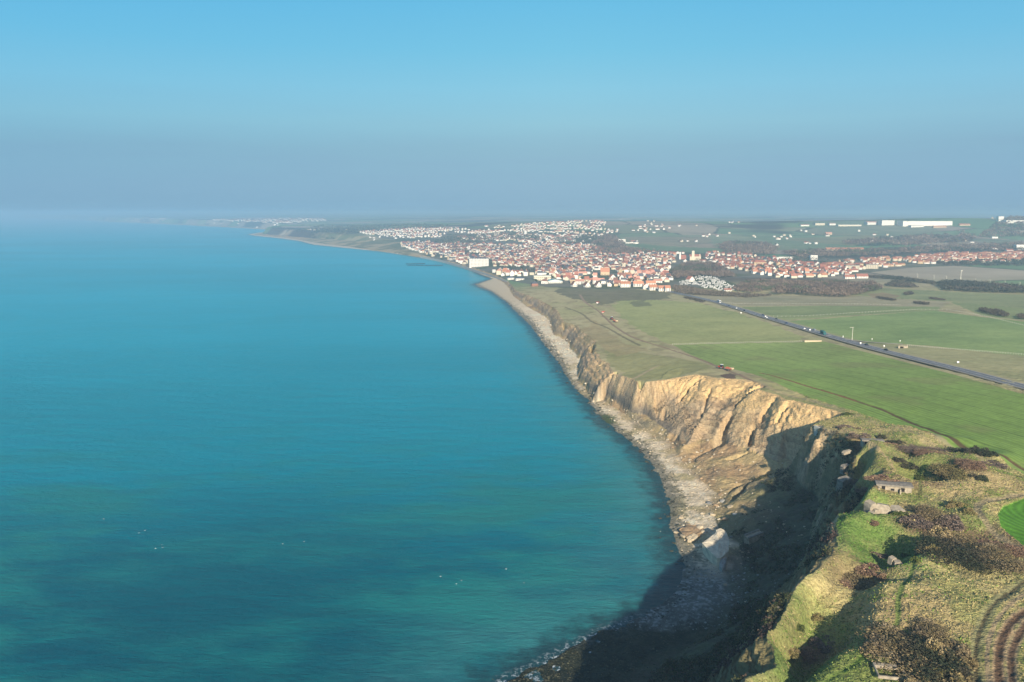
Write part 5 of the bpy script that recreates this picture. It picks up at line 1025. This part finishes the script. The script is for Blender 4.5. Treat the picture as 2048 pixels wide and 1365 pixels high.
gather(T6, 30, 90, .1, .5, 6, 'far village', ['white'] * 5 + ['cream'], ['red', 'brown', 'slate'], ['gabled', 'long', 'hipped'], 0)
gather(T7, 34, 200, 0, .5, 7, 'farthest village', ['white'] * 4 + ['cream'], ['red', 'slate'], ['gabled', 'long'], 0)
gather(T8, 28, 60, 0, .5, 8, 'hill hamlet', ['white', 'cream'], ['red', 'brown'], ['gabled', 'long'], 0)
# scattered farms and houses in the far hills
r9 = R(9)
for _ in range(70):
    px = 560 + 1500 * r9.rand(); py = 431 + 62 * r9.rand() ** .8; x, y = gp([px], [py]); 
    if np.interp(y[0], YW, XW) + 120 > x[0]: continue
    for q in range(r9.randint(1, 4)): ALL.append([x[0] + r9.normal() * 30, y[0] + r9.normal() * 40, r9.rand() * 3, ['gabled', 'long', 'flat'][r9.randint(3)], ['white', 'white', 'cream'][r9.randint(3)], ['red', 'brown', 'slate'][r9.randint(3)], 'hills', 0, .8 + .4 * r9.rand()])
A = np.array([[a[0], a[1]] for a in ALL]); AZ, aT, aB, aF, aW, _ = height(A[:, 0], A[:, 1], False, True)
def pix(x, y, z):
    x = np.asarray(x, float); d = y * CP + (CAM_H - z) * SP; return 1024 + FPX * x / d, 682.5 - FPX * (y * SP - (CAM_H - z) * CP) / d
PXa, PYa = pix(A[:, 0], A[:, 1], AZ)
PYa = 682.5 - FPX * ((A[:, 1] * SP) - (CAM_H - AZ) * CP) / (A[:, 1] * CP + (CAM_H - AZ) * SP)
# kept clear: landmarks, woods, the camp site, open ground
CLEAR = [(935,985,520,540), (1008,1052,553,566), (1055,1108,551,566), (1090,1132,559,574), (1138,1210,569,580), (1235,1350,567,592), (1345,1475,553,592), (1192,1236,541,565), (1342,1432,526,552), (1350,1412,508,524)]
okm = aT > 6
for a, b, c, d in CLEAR: okm &= ~((PXa > a) & (PXa < b) & (PYa > c) & (PYa < d))
rd_ = pdist(A[:, 0], A[:, 1], ROAD)[0]; okm &= rd_ > 16
sel = np.nonzero(okm)[0]; near_i = sel[np.argsort(np.hypot(A[sel, 0] * .4, A[sel, 1]))]
IND = near_i[:272]; REST = near_i[272:]
rows = {}
for i in IND: rows.setdefault((ALL[i][6], ALL[i][7]), []).append(i)
dk = {}
for (d, r_) in sorted(rows): dk.setdefault(d, []).append((d, r_))
count = 0
for d, ks in dk.items():
    # rows from the nearest backward
    ks.sort(key=lambda k: np.mean([A[i, 1] for i in rows[k]]))
    for ri, k in enumerate(ks):
        L_ = sorted(rows[k], key=lambda i: PXa[i])
        for j, i in enumerate(L_):
            a = ALL[i]; near_h = A[i, 1] < 1640
            e = house(a[0], a[1], AZ[i], a[2], a[3], a[4], a[5], windows=(2 if A[i, 1] < 1600 else 1) if near_h else 0, sc=a[8])
            dn = {'seafront town': 'the town', 'inland quarter': 'the inland quarter', 'orange-roofed estate': 'the estate'}.get(d, 'the ' + d)
            tag(e, f"{a[4]} {a[5]}-roofed house, {ordinal(j + 1)} from the left, {ordinal(ri + 1)} row of {dn}", 'house', 'houses of ' + dn); count += 1
# all the others: far too many, and a few pixels each
def tmpl(shape):
    L, D, e, r, kd = SH[shape]; V = [(-L,-D,-3),(L,-D,-3),(L,D,-3),(-L,D,-3),(-L,-D,e),(L,-D,e),(L,D,e),(-L,D,e)]; F = [(0,1,5),(0,5,4),(1,2,6),(1,6,5),(2,3,7),(2,7,6),(3,0,4),(3,4,7)]; c = [0] * 8
    n = 8
    if kd == 'g':
        V += [(-L,-D,e),(L,-D,e),(L,D,e),(-L,D,e),(-L,0,r),(L,0,r), (-L,-D,e),(-L,D,e),(-L,0,r),(L,-D,e),(L,D,e),(L,0,r)]; F += [(8,9,13),(8,13,12),(10,11,12),(10,12,13),(15,14,16),(17,18,19)]; c += [1] * 6 + [0] * 6
    elif kd == 'h':
        q = max(.3, L - D * .75); V += [(-L,-D,e),(L,-D,e),(L,D,e),(-L,D,e),(-q,0,r),(q,0,r)]; F += [(8,9,13),(8,13,12),(10,11,12),(10,12,13),(9,10,13),(11,8,12)]; c += [1] * 6
    else: V += [(-L,-D,e),(L,-D,e),(L,D,e),(-L,D,e)]; F += [(8,9,10),(8,10,11)]; c += [1] * 4
    return np.array(V, float), np.array(F), np.array(c)
TM = {k: tmpl(k) for k in SH}; VS, FS, CS = [], [], []; nv = 0; r10 = R(11)
for i in REST:
    a = ALL[i]; V, F, c = TM[a[3]]; s = a[8]; co, si = math.cos(a[2]), math.sin(a[2]); W = V * s; W = np.stack([W[:, 0] * co - W[:, 1] * si + a[0], W[:, 0] * si + W[:, 1] * co + a[1], W[:, 2] + AZ[i]], 1)
    j = .8 + .35 * r10.rand(); cc = np.where(c[:, None] == 1, np.array(ROOFC[a[5]]) * j, np.array(WALLC[a[4]]) * (.85 + .2 * r10.rand())); VS.append(W); FS.append(F + nv); CS.append(cc); nv += len(V)
me = mesh_np('distant_houses', np.concatenate(VS), np.concatenate(FS), M_vcol('distant_walls', .3, .05, 0), np.concatenate(CS)); tag(link('distant_houses', me), kind='stuff')
print('houses', count, len(REST), round(time.time() - T_START, 1))

# ---- landmarks of the town ---------------------------------------------------------------------
def block(name, px, py, w, d, h, rz, wc, roof, lab, cat, rows=0, cols=0, detail=True, base=None):
    """big building: wall, roof of the given form, windows each a part"""
    x, y, z = ground(px, py, False) if base is None else base; e = empty(name, (x, y, z), rz)
    wm = MW(wc) if isinstance(wc, str) else wc; w_ = MB().box(-w/2, 0, -3, w/2, d, h)
    kind, rc, rh = roof; rm = MRf(rc) if isinstance(rc, str) else rc
    if kind == 'gable':
        for sx in (-w/2, w/2 - .3): w_.prism([(0, h), (d, h), (d/2, h + rh - .1)], sx, sx + .3)
        r = MB().prism([(-.5, h - .3), (-.5, h), (d/2, h + rh + .2), (d + .5, h), (d + .5, h - .3), (d/2, h + rh - .1)], -w/2 - .5, w/2 + .5)
    elif kind == 'front':      # gable facing the sea
        for sy in (0, d - .3): w_.prism([(-w/2, h), (w/2, h), (0, h + rh - .1)], sy, sy + .3, axis=1)
        r = MB().prism([(-w/2 - .5, h - .3), (-w/2 - .5, h), (0, h + rh + .2), (w/2 + .5, h), (w/2 + .5, h - .3), (0, h + rh - .1)], -.5, d + .5, axis=1)
    elif kind == 'mansard': r = MB().box(-w/2 - .2, -.2, h, w/2 + .2, d + .2, h + rh, taper=1.6)
    elif kind == 'hip': r = MB().add([(-w/2-.5,-.5,h),(w/2+.5,-.5,h),(w/2+.5,d+.5,h),(-w/2-.5,d+.5,h),(-w/2+d*.45,d/2,h+rh),(w/2-d*.45,d/2,h+rh)], [(0,1,5,4),(1,2,5),(2,3,4,5),(3,0,4),(3,2,1,0)])
    elif kind == 'dome':
        r = MB().prism([(-w/2, h)] + [(w/2 * math.cos(t), h + rh * math.sin(t)) for t in np.linspace(math.pi, 0, 9)], 0, d, axis=1)
    else: r = MB().box(-w/2 - .2, -.2, h, w/2 + .2, d + .2, h + rh)
    link('wall', w_.mesh('wall', wm), e); ro = link('roof', r.mesh('roof', rm), e)
    if kind == 'mansard':
        n = int(w / 4.2)
        for k in range(n): link('dormer', MB().prism([(-.9, h), (.9, h), (.9, h + 1.6), (0, h + 2.4), (-.9, h + 1.6)], -.5, 1.2, axis=1).mesh('dormer', wm), ro, (-w/2 + (k + .5) * w / n, 0, 0))
    for a in range(rows):
        for b in range(cols): link('window', win_mesh(1.6 if cols < 18 else 1.2, 1.7), e, (-w/2 + (b + .5) * w / cols, -.04, 1.9 + a * (h - 1.2) / rows))
    return tag(e, lab, cat)
PXM = lambda px, D: px * D / FPX
block('hotel', 958, 534, 52, 20, 20, 0.0, 'white', ('mansard', 'slate', 4.0), 'huge white hotel block with rows of windows and dark dormered roof on the seafront', 'hotel', 5, 14)
MBL = M_flat('turquoise_sheet_roof', (.10, .34, .40), .5, .1); MDK = M_flat('dark_zinc_roof', (.05, .07, .11), .5, .1)
x0 = ground(1030, 561, False)
block('sailing_club', 1022, 560, 14, 12, 4.0, .2, 'white', ('dome', MDK, 3.2), 'white beach club hall with dark rounded roof beside the sandy spit', 'club house', 1, 4)
block('club_house', 1040, 561, 18, 12, 3.6, .1, 'white', ('dome', MDK, 2.6), 'lower white hall with dark rounded roof right of the beach club', 'club house', 1, 5)
block('casino', 1085, 561, 36, 16, 9, 0.05, 'cream', ('flat', 'cream', .6), 'long flat-roofed pale yellow building at the end of the beach road', 'public building', 2, 9)
block('swimming_hall', 1110, 567, 30, 16, 4.5, .15, 'white', ('front', MBL, 3.2), 'low white hall with wide turquoise roof at the edge of the heath', 'hall', 1, 7)
block('villa', 1070, 573, 12, 9, 5, .2, 'brick', ('hip', 'slate', 4), 'brick villa with dark blue roof standing alone by the cliff path', 'villa', 1, 3)
block('church', 1210, 551, 20, 20, 8, -.1, 'ochre', ('gable', 'orange', 8), 'big church-like hall with bright orange roof in the middle of the near houses', 'church', 1, 3)
block('villa', 1226, 560, 11, 9, 6, .3, 'white', ('front', 'red', 5), 'white gabled villa in front of the bright orange church-like roof', 'villa', 2, 2)
block('villa', 1080, 549, 22, 12, 7, .1, 'cream', ('hip', 'red', 6), 'cream villa with big dark red pyramid roof behind the pale yellow building', 'villa', 2, 4)
for k, (px, py, w, h, rh) in enumerate([(1150,574,9,3.5,6.5), (1176,575,10,3.5,7), (1198,575,10,3.8,7)]):
    block('gabled_house', px, py, w, 10, h, .35, 'white', ('front', 'brown', rh), ['leftmost', 'middle', 'rightmost'][k] + ' of three white steep-gabled houses with brown roofs facing the heath', 'house', 1, 2)
for k, (px, py, w, d, h, rz, kd, lab) in enumerate([(1251,575,18,9,6.5,0,'gable','white house with orange roof standing apart before the orange-roofed row'), (1277,574,19,10,6,.05,'gable','first long white house of the staggered orange-roofed row'), (1302,573,18,10,6,0,'gable','orange-roofed white house at the back of the staggered row'),
        (1293,579,11,9,6,.1,'front','white gable-fronted house in the middle of the staggered orange-roofed row'), (1307,581,14,9,5.5,.1,'gable','low orange-roofed white house in front of the staggered row'), (1325,583,13,9,5.5,.05,'gable','second last white house of the staggered orange-roofed row'), (1336,584,9,9,6.5,.1,'gable','last white house of the staggered orange-roofed row by the road')]):
    block('house', px, py, w, d, h, rz, 'white', (kd, 'orange', 4.2), lab, 'house', 2, max(2, int(w / 4)))
block('camp_building', 1384, 564, 13, 11, 5, .5, 'white', ('front', 'red', 6), 'white gabled camp house with red roof at the edge of the caravans', 'house', 1, 3)
block('camp_building', 1456, 583, 13, 7, 2.8, .1, 'white', ('gable', 'red', 2), 'low white camp building with red roof at the near corner of the caravans', 'house', 1, 4)
# twin-towered church
x, y, z = ground(1392, 521, False); e = empty('church', (x, y, z), 0)
link('nave', MB().box(-18, 0, -2, 14, 12, 11).prism([(0, 11), (12, 11), (6, 16)], -18, 14).mesh('nave', MW('cream')), e); link('roof', MB().prism([(-.5, 11), (6, 17), (12.5, 11), (6, 16.2)], -18.5, 14.5).mesh('roof', MRf('red')), e)
link('tower', MB().box(-13, -1, 0, -5, 7, 27, taper=.3).mesh('tower', MW('cream')), e); link('small_tower', MB().box(9, -1, 0, 12, 2, 18, taper=.3).mesh('small_tower', MW('cream')), e)
tag(e, 'cream church with a tall square tower rising over the inland quarter', 'church')
x, y, z = ground(1360, 519, False); e = empty('church', (x, y, z), 0); link('tower', MB().box(-2.2, 0, -2, 2.2, 4.4, 21).mesh('tower', MW('white')), e); link('nave', MB().box(2.2, 0, -2, 18, 9, 8).prism([(0, 8), (9, 8), (4.5, 13)], 2.2, 18).mesh('nave', MRf('red')), e); tag(e, 'small church with slim white tower beside the taller cream one', 'church')
# water tower
x, y, z = ground(1148, 459, False); e = empty('water_tower', (x, y, z)); link('stem', MB().cyl((0, 0, -3), (0, 0, 22), 3.2, 2.6, 14).mesh('stem', MW('grey')), e); link('tank', MB().cyl((0, 0, 20), (0, 0, 33), 3.2, 9.5, 18).cyl((0, 0, 33), (0, 0, 35), 9.5, 8.6, 18).mesh('tank', MW('grey')), e); tag(e, 'pale funnel-shaped water tower on the ridge behind the town', 'water tower')
# warehouses and works on the ridge
for px, py, w, d, h, wc, roof, rows, cols, lab in [(1855,452,232,60,20,'white',('flat','cream',1.5),0,0,'very long white warehouse along the ridge above the valley'), (1776,451,60,40,22,'white',('flat','cream',1.2),0,0,'square white warehouse left of the very long one'), (1745,450,50,40,12,'white',('gable','grey' if False else 'pink',4),0,0,'white warehouse with low gable just left of the square one'),
        (1835,455,60,30,8,'white',('flat','slate',1),0,0,'low white annex in front of the very long warehouse'), (1700,453,110,30,6,'cream',('flat','cream',1),0,0,'long low cream sheds in front of the ridge warehouses'), (1640,451,46,25,10,'cream',('flat','slate',1),0,0,'cream works building left of the ridge warehouses'), (1610,453,40,20,7,'white',('gable','brown',3),0,0,'small white works building at the left end of the ridge'), (1665,451,30,20,9,'white',('gable','brown',3),0,0,'white gabled shed between the works buildings on the ridge'), (1880,456,60,16,6,'ochre',('gable','pink',3),0,0,'low ochre building under the right end of the very long warehouse'),
        (1930,452,50,16,6,'ochre',('gable','red',4),0,0,'low red-roofed building between the long warehouse and the wooded hill'), (2035,447,110,40,12,'white',('flat','cream',2),0,0,'long white building on the wooded hill at the right edge'), (2002,443,26,20,22,'white',('flat','cream',2),0,0,'white block standing highest on the wooded hill'),
        (1690,502,128,12,6,'ochre',('gable','orange',4.5),0,0,'very long low building with one continuous orange roof in the valley'), (1244,485,28,14,11,'white',('flat','cream',1),2,6,'white flat-roofed farm building alone on the green slope'), (1259,487,30,8,3,'white',('flat','cream',.5),0,0,'low white shed joining the lone buildings on the green slope'), (1266,486,14,9,6,'white',('gable','pink',3),0,0,'small white house at the end of the lone farm on the green slope'),
        (1705,540,34,12,10,'cream',('flat','slate',.8),3,8,'cream apartment block with flat roof near the valley railway'), (1744,538,30,12,10,'cream',('flat','slate',.8),3,7,'second cream apartment block, right of its twin by the railway'), (1628,520,20,12,12,'white',('flat','cream',.8),3,4,'small white apartment block behind the inland quarter'), (1520,533,32,14,10,'ochre',('hip','red',6),2,7,'big ochre mansion with red roof in the inland quarter'),
        (1565,519,60,12,6,'white',('flat','cream',.8),0,0,'long low white school building behind the inland quarter'), (1725,557,24,10,4,'white',('gable','red',5),1,4,'white farmhouse with steep roof alone beside the brown wood'), (1700,558,20,9,4,'white',('gable','red',4),1,4,'lower white farmhouse left of the steep-roofed one'), (1658,470,26,14,6,'ochre',('gable','pink',5),0,0,'pinkish farm building on the slope below the works'),
        (2040,500,26,16,16,'white',('flat','cream',1),0,0,'white tower block at the right edge behind the orange estate'), (2020,504,22,12,5,'white',('gable','red',4),0,0,'white red-roofed house just left of the edge tower block'), (1900,478,22,12,6,'white',('gable','cream' if False else 'pink',3),0,0,'white farm on the wooded slope below the long warehouse'), (1990,477,24,10,5,'white',('flat','cream',1),0,0,'white shed in the field below the wooded hill')]:
    block('warehouse' if 'warehouse' in lab or 'shed' in lab else 'building', px, py, w, d, h, 0, wc, roof, lab, 'building', rows, cols)
# promenade wall, groynes, beach ramp
PR = smooth_line([un(a, b, 6) for a, b in [(842,513),(870,518),(900,525),(950,540),(990,553),(1015,563)]], 2); m_ = MB()
for k in range(len(PR) - 1):
    a, b = np.array(PR[k]), np.array(PR[k + 1]); d = b - a; nn_ = np.array([d[1], -d[0]]) / np.linalg.norm(d) * .8; m_.add([(*a, 0), (*b, 0), (*(b + nn_), 0), (*(a + nn_), 0), (*a, 6.4), (*b, 6.4), (*(b + nn_), 6.4), (*(a + nn_), 6.4)], [(0,3,2,1),(4,5,6,7),(0,1,5,4),(1,2,6,5),(2,3,7,6),(3,0,4,7)])
tag(link('sea_wall', m_.mesh('sea_wall', MW('grey'))), 'long grey sea wall along the promenade below the seafront houses', 'sea wall')
for (a, b), lab in [(((812,529),(850,528.3)), 'upper dark timber groyne running out from the seafront beach'), (((815,531.5),(885,531.8)), 'lower dark timber groyne running out from the seafront beach')]:
    p, q = np.array(un(*a, 0)), np.array(un(*b, 0)); e = empty('groyne', (p[0], p[1], 0)); n_ = 16; d = (q - p)
    link('plank_wall', MB().add([(0, 0, -1), (d[0], d[1], -1), (d[0], d[1], 1.6), (0, 0, 1.2), (0, 1.2, -1), (d[0], d[1] + 1.2, -1), (d[0], d[1] + 1.2, 1.6), (0, 1.2, 1.2)], [(0,1,2,3),(5,4,7,6),(3,2,6,7),(1,5,6,2),(4,0,3,7)]).mesh('plank_wall', MTYRE), e)
    pm = MB().cyl((0, 0, -1), (0, 0, 2.6), .5, n=6).mesh('post', MTYRE)
    for k in range(n_): link('post', pm, e, (d[0] * k / (n_ - 1), d[1] * k / (n_ - 1), 0))
    tag(e, lab, 'groyne')
# caravans
MCAR = M_flat('caravan_white', (.52, .52, .50), .5, .05, randomize=.2)
cb = MB().prism([(-3.4, .5), (3.3, .5), (3.5, 1.3), (3.2, 2.6), (2.7, 2.8), (-3.2, 2.8), (-3.5, 2.3)], -1.15, 1.15, axis=1).mesh('body', MCAR); cw = MB().box(-2.4, -1.2, 1.5, 2.2, -1.12, 2.2).mesh('window', MWIN); ca_ = MB().box(-2.6, -3.4, 2.2, 1.8, -1.1, 2.35).mesh('awning', M_flat('awning', (.62, .60, .52), .8, randomize=.3))
CP_ = [(1352,566),(1372,560),(1400,552),(1432,556),(1462,570),(1478,579),(1462,583),(1440,582),(1412,577),(1390,570),(1362,572)]; x, y, row = plots(CP_, 11, 19, .25, .78, 77); zz = hz_(x, y)
for k in range(min(len(x), 150)):
    e = empty('caravan', (x[k], y[k], zz[k]), -.25 + (1.57 if k % 5 == 0 else 0) + rs.normal() * .1, .85); link('body', cb, e)
    if y[k] < 1760: link('window', cw, e)
    if k % 9 == 0: link('awning', ca_, e)
    tag(e, 'white caravan parked among its like in the rows of the camp site', 'caravan', 'caravans of the camp site')
print('caravans', len(x))

# ---- trees, woods, hedges ----------------------------------------------------------------------
MBARK = M_flat('bark', (.10, .08, .06), .95)
def tree_proto(seed, cols, h=9., w=4.2, n=420):
    rs_ = R(seed); L_ = []
    for k in range(11):
        a = rs_.rand() * 6.28; q = rs_.rand() ** .6 * w * .62; zc = h * (.42 + .42 * rs_.rand()) ; L_.append((math.cos(a) * q, math.sin(a) * q, zc, w * .42, w * .42, h * .17))
    V, Fq, i = clod(L_, n, 1.15, rs_, flat=0, shell=.35); c = np.array(cols)[rs_.randint(0, len(cols), 11)][i] * (.6 + .8 * rs_.rand(n))[:, None]
    t = MB().cyl((0, 0, -.5), (0, 0, h * .5), .32, .2, 7); t.cyl((0, 0, h * .35), (w * .3, .2, h * .66), .16, .07, 5).cyl((0, 0, h * .38), (-w * .28, .5, h * .7), .15, .06, 5).cyl((0, 0, h * .5), (.1, -w * .2, h * .85), .16, .05, 5)
    return mesh_np('crown', V, Fq, MATV, np.repeat(c, 4, 0)), t.mesh('trunk', MBARK)
TP = {'dark green': [tree_proto(60 + k, [(.05,.075,.04), (.04,.065,.045), (.07,.09,.045)]) for k in range(3)], 'bare brown': [tree_proto(70 + k, [(.16,.125,.10), (.13,.10,.085), (.19,.15,.12)], n=300) for k in range(3)], 'olive green': [tree_proto(80 + k, [(.10,.11,.05), (.12,.13,.06), (.085,.10,.05)]) for k in range(2)]}
def tree(x, y, z, kind, s, lab, grp, k):
    c, t = TP[kind][k % len(TP[kind])]; e = empty('tree', (x, y, z), k * 1.7, s); link('crown', c, e); link('trunk', t, e); return tag(e, lab, 'tree', grp)
r11 = R(90); tx = []; 
x, y, row = plots(T1, 34, 44, .2, .45, 91); x2, y2, row2 = plots(T2, 38, 50, .2, .45, 92); x = np.append(x, x2); y = np.append(y, y2); zz, tT, *_ = height(x, y, False, True); pxx, pyy = pix(x, y, zz); m = (tT > 12)
o_ = np.argsort(y); o_ = [i for i in o_ if m[i]][:70]; o_.sort(key=lambda i: pxx[i]); cnt = {}
for k, i in enumerate(o_):
    kd = ['dark green', 'bare brown', 'olive green', 'dark green'][r11.randint(4)]; cnt[kd] = cnt.get(kd, 0) + 1
    tree(x[i], y[i], zz[i], kd, .75 + .5 * r11.rand(), f'{kd} tree between the near town houses, {ordinal(cnt[kd])} of its kind from the left', 'garden trees of the town', k)
def wood(name, pts, sp, h, w, cols, lab, seed, keep=1.0, nq=46, size=1.7, kind='stuff'):
    x, y, row = plots(pts, sp, sp, .3, keep, seed); 
    if not len(x): return
    z, tT, *_ = height(x, y, False, True); mm = tT > 3; x, y, z = x[mm], y[mm], z[mm]; k = len(x); rs_ = R(seed); hh = h * (.65 + .6 * rs_.rand(k)) * (.6 + .8 * fbm(x, y, 60., 3, seed)); ww = w * (.8 + .4 * rs_.rand(k))
    V, Fq, i = clod(np.stack([x, y, z + hh * .35, ww, ww, hh * .65], 1), k * nq, size, rs_, shell=.55); cb_ = np.array(cols)[np.minimum((fbm(x, y, 70., 3, seed + 1) * 1.7 * len(cols) - .35 * len(cols)).clip(0, len(cols) - 1).astype(int), len(cols) - 1)]; c = cb_[i] * (.6 + .75 * rs_.rand(len(i)))[:, None]
    me = mesh_np(name, V, Fq, MATV, np.repeat(c, 4, 0)); return tag(link(name, me), lab, None, None, kind)
BRW = [(.16,.12,.095), (.19,.145,.115), (.13,.10,.085), (.09,.10,.06)]
wood('woodland', [(1545,590),(1560,574),(1600,570),(1650,572),(1700,572),(1748,570),(1762,578),(1757,584),(1720,590),(1690,596),(1640,594),(1580,590)], 7, 10, 5, BRW, 'brown leafless wood', 101)
wood('woodland', [(1462,580),(1490,566),(1560,562),(1620,566),(1700,566),(1640,574),(1560,578),(1500,588)], 8, 6, 5, BRW, 'low brown scrub wood', 102, .9)
wood('woodland', [(1350,560),(1340,546),(1370,530),(1420,528),(1450,540),(1470,556),(1440,557),(1400,553)], 8, 10, 5, BRW, 'bare wood behind the camp', 103)
wood('hedge', [(1352,586),(1345,572),(1372,574),(1420,584),(1470,588),(1540,592),(1500,596),(1420,592),(1380,590)], 6, 3.2, 4, [(.12,.10,.075), (.15,.12,.09)], 'scrub belt in front of the camp', 104, .9)
wood('hedge', [(1872,571),(1900,566),(2048,576),(2200,586),(2200,596),(2048,588),(1960,586),(1890,582)], 7, 7, 5, [(.055,.06,.05), (.07,.07,.055), (.10,.08,.065)], 'dark tree belt along the railway', 105)
wood('hedge', [(1730,552),(1800,556),(1870,566),(1868,570),(1790,560),(1728,556)], 7, 4, 4, [(.06,.065,.05), (.09,.08,.06)], 'hedge beyond the brown wood', 106)
wood('woodland', [(1770,573),(1790,563),(1815,566),(1835,576),(1800,576)], 7, 5, 5, [(.10,.085,.07), (.085,.08,.06)], 'small copse', 107)
for j, (pts, h_) in enumerate([([(1754,595),(1790,601),(1792,603),(1756,598)], 2.5), ([(1828,605),(1856,608),(1856,611),(1830,608)], 2.5), ([(1960,620),(2000,624),(2016,632),(2012,636),(1980,630),(1960,624)], 3.5), ([(2036,634),(2060,632),(2080,640),(2040,640)], 4), ([(1808,588),(1822,586),(1826,590),(1812,592)], 3.5), ([(1860,596),(1890,600),(1890,602),(1860,599)], 2), ([(1366,596),(1376,595),(1410,604),(1405,606)], 1.5)]):
    wood('hedge', pts, 3.4, h_, 2.8, [(.075,.065,.05), (.10,.085,.065)], ['scrubby hedge line'][0], 120 + j, 1.0, 30, 1.1)
wood('woodland', [(1180,500),(1190,482),(1215,470),(1240,480),(1255,500),(1330,508),(1240,512),(1200,512)], 15, 12, 9, BRW, 'valley wood', 130, .9, 34, 3.2)
wood('woodland', [(1435,492),(1460,486),(1530,488),(1560,500),(1540,512),(1450,508)], 15, 12, 9, BRW, 'valley wood', 131, .85, 34, 3.2)
wood('woodland', [(1560,506),(1640,503),(1800,500),(1900,492),(2048,488),(2200,488),(2200,503),(2048,502),(1880,505),(1700,515),(1600,516)], 17, 11, 9, BRW, 'valley wood', 132, .85, 30, 3.4)
wood('woodland', [(1680,484),(1760,480),(1850,472),(1950,476),(1930,486),(1800,494),(1700,492)], 20, 13, 11, BRW[:3] + [(.06,.075,.055)], 'hillside wood', 133, .8, 28, 4.2)
wood('woodland', [(1900,462),(1950,447),(2060,446),(2200,448),(2200,470),(2048,476),(1960,476),(1920,470)], 24, 13, 13, BRW, 'wooded hill', 134, .8, 26, 4.8)
wood('woodland', [(870,484),(900,474),(1000,470),(1080,474),(1090,484),(1000,482),(940,492),(880,492)], 19, 12, 10, [(.08,.085,.06), (.12,.11,.08)], 'town park trees', 135, .5, 30, 3.6)
wood('woodland', [(850,503),(880,492),(960,492),(1040,498),(1040,504),(950,503),(900,508)], 16, 10, 9, [(.10,.09,.07), (.13,.11,.085)], 'trees on the ridge of the town', 136, .35, 30, 3.0)
wood('woodland', [(1100,480),(1150,470),(1200,472),(1180,490),(1120,494)], 16, 10, 9, [(.09,.09,.06), (.13,.11,.085)], 'trees in the upper town', 137, .5, 30, 3.0)
wood('woodland', [(1360,515),(1460,512),(1640,520),(1720,522),(1700,530),(1560,528),(1400,524)], 17, 8, 8, [(.07,.08,.055), (.12,.10,.08)], 'garden trees', 138, .35, 26, 2.6)
wood('woodland', [(1060,545),(1340,520),(1300,508),(1100,494),(1000,505),(950,512),(1000,540)], 17, 7.5, 5.5, [(.06,.075,.05), (.09,.09,.06), (.12,.10,.08)], 'garden trees among the roofs', 139, .62, 26, 2.0)
wood('hedge', [(1845,523),(1960,521),(2100,522),(2200,528),(2048,534),(1900,534)], 13, 7, 7, [(.06,.07,.055), (.09,.08,.065)], 'dark trees below the orange estate', 140, .7, 26, 2.8)
wood('woodland', [(560,470),(640,452),(760,450),(900,452),(880,458),(760,462),(700,470)], 32, 10, 14, [(.07,.085,.06), (.10,.10,.07)], 'scrub of the dunes', 141, .35, 20, 6)
# railway masts and far posts
for k, px in enumerate([1835, 1868, 1893, 1922, 1951, 1980, 2010, 2040]):
    py = 556 + (px - 1835) * .085; x, y, z = ground(px, py, False); e = empty('railway_mast', (x, y, z)); link('pole', MB().cyl((0, 0, 0), (0, 0, 8.5), .28, .2, 6).mesh('pole', MPOST), e); link('bracket', MB().cyl((0, 0, 7.6), (-2.6, 0, 8.0), .14, n=5).mesh('bracket', MPOST), e)
    tag(e, f'pale railway mast in the fields, {ordinal(k + 1)} of the line from the left', 'railway mast', 'railway masts')
x, y, z = ground(1921, 561, False); e = empty('radio_mast', (x, y, z)); link('pole', MB().cyl((0, 0, 0), (0, 0, 20), .5, .35, 7).mesh('pole', MPOST), e); link('platform', MB().box(-1.6, -1.6, 18.5, 1.6, 1.6, 20).mesh('platform', MPOST), e); tag(e, 'pale radio mast, tallest of the masts beyond the tree belt', 'radio mast')
print('done', round(time.time() - T_START, 1))
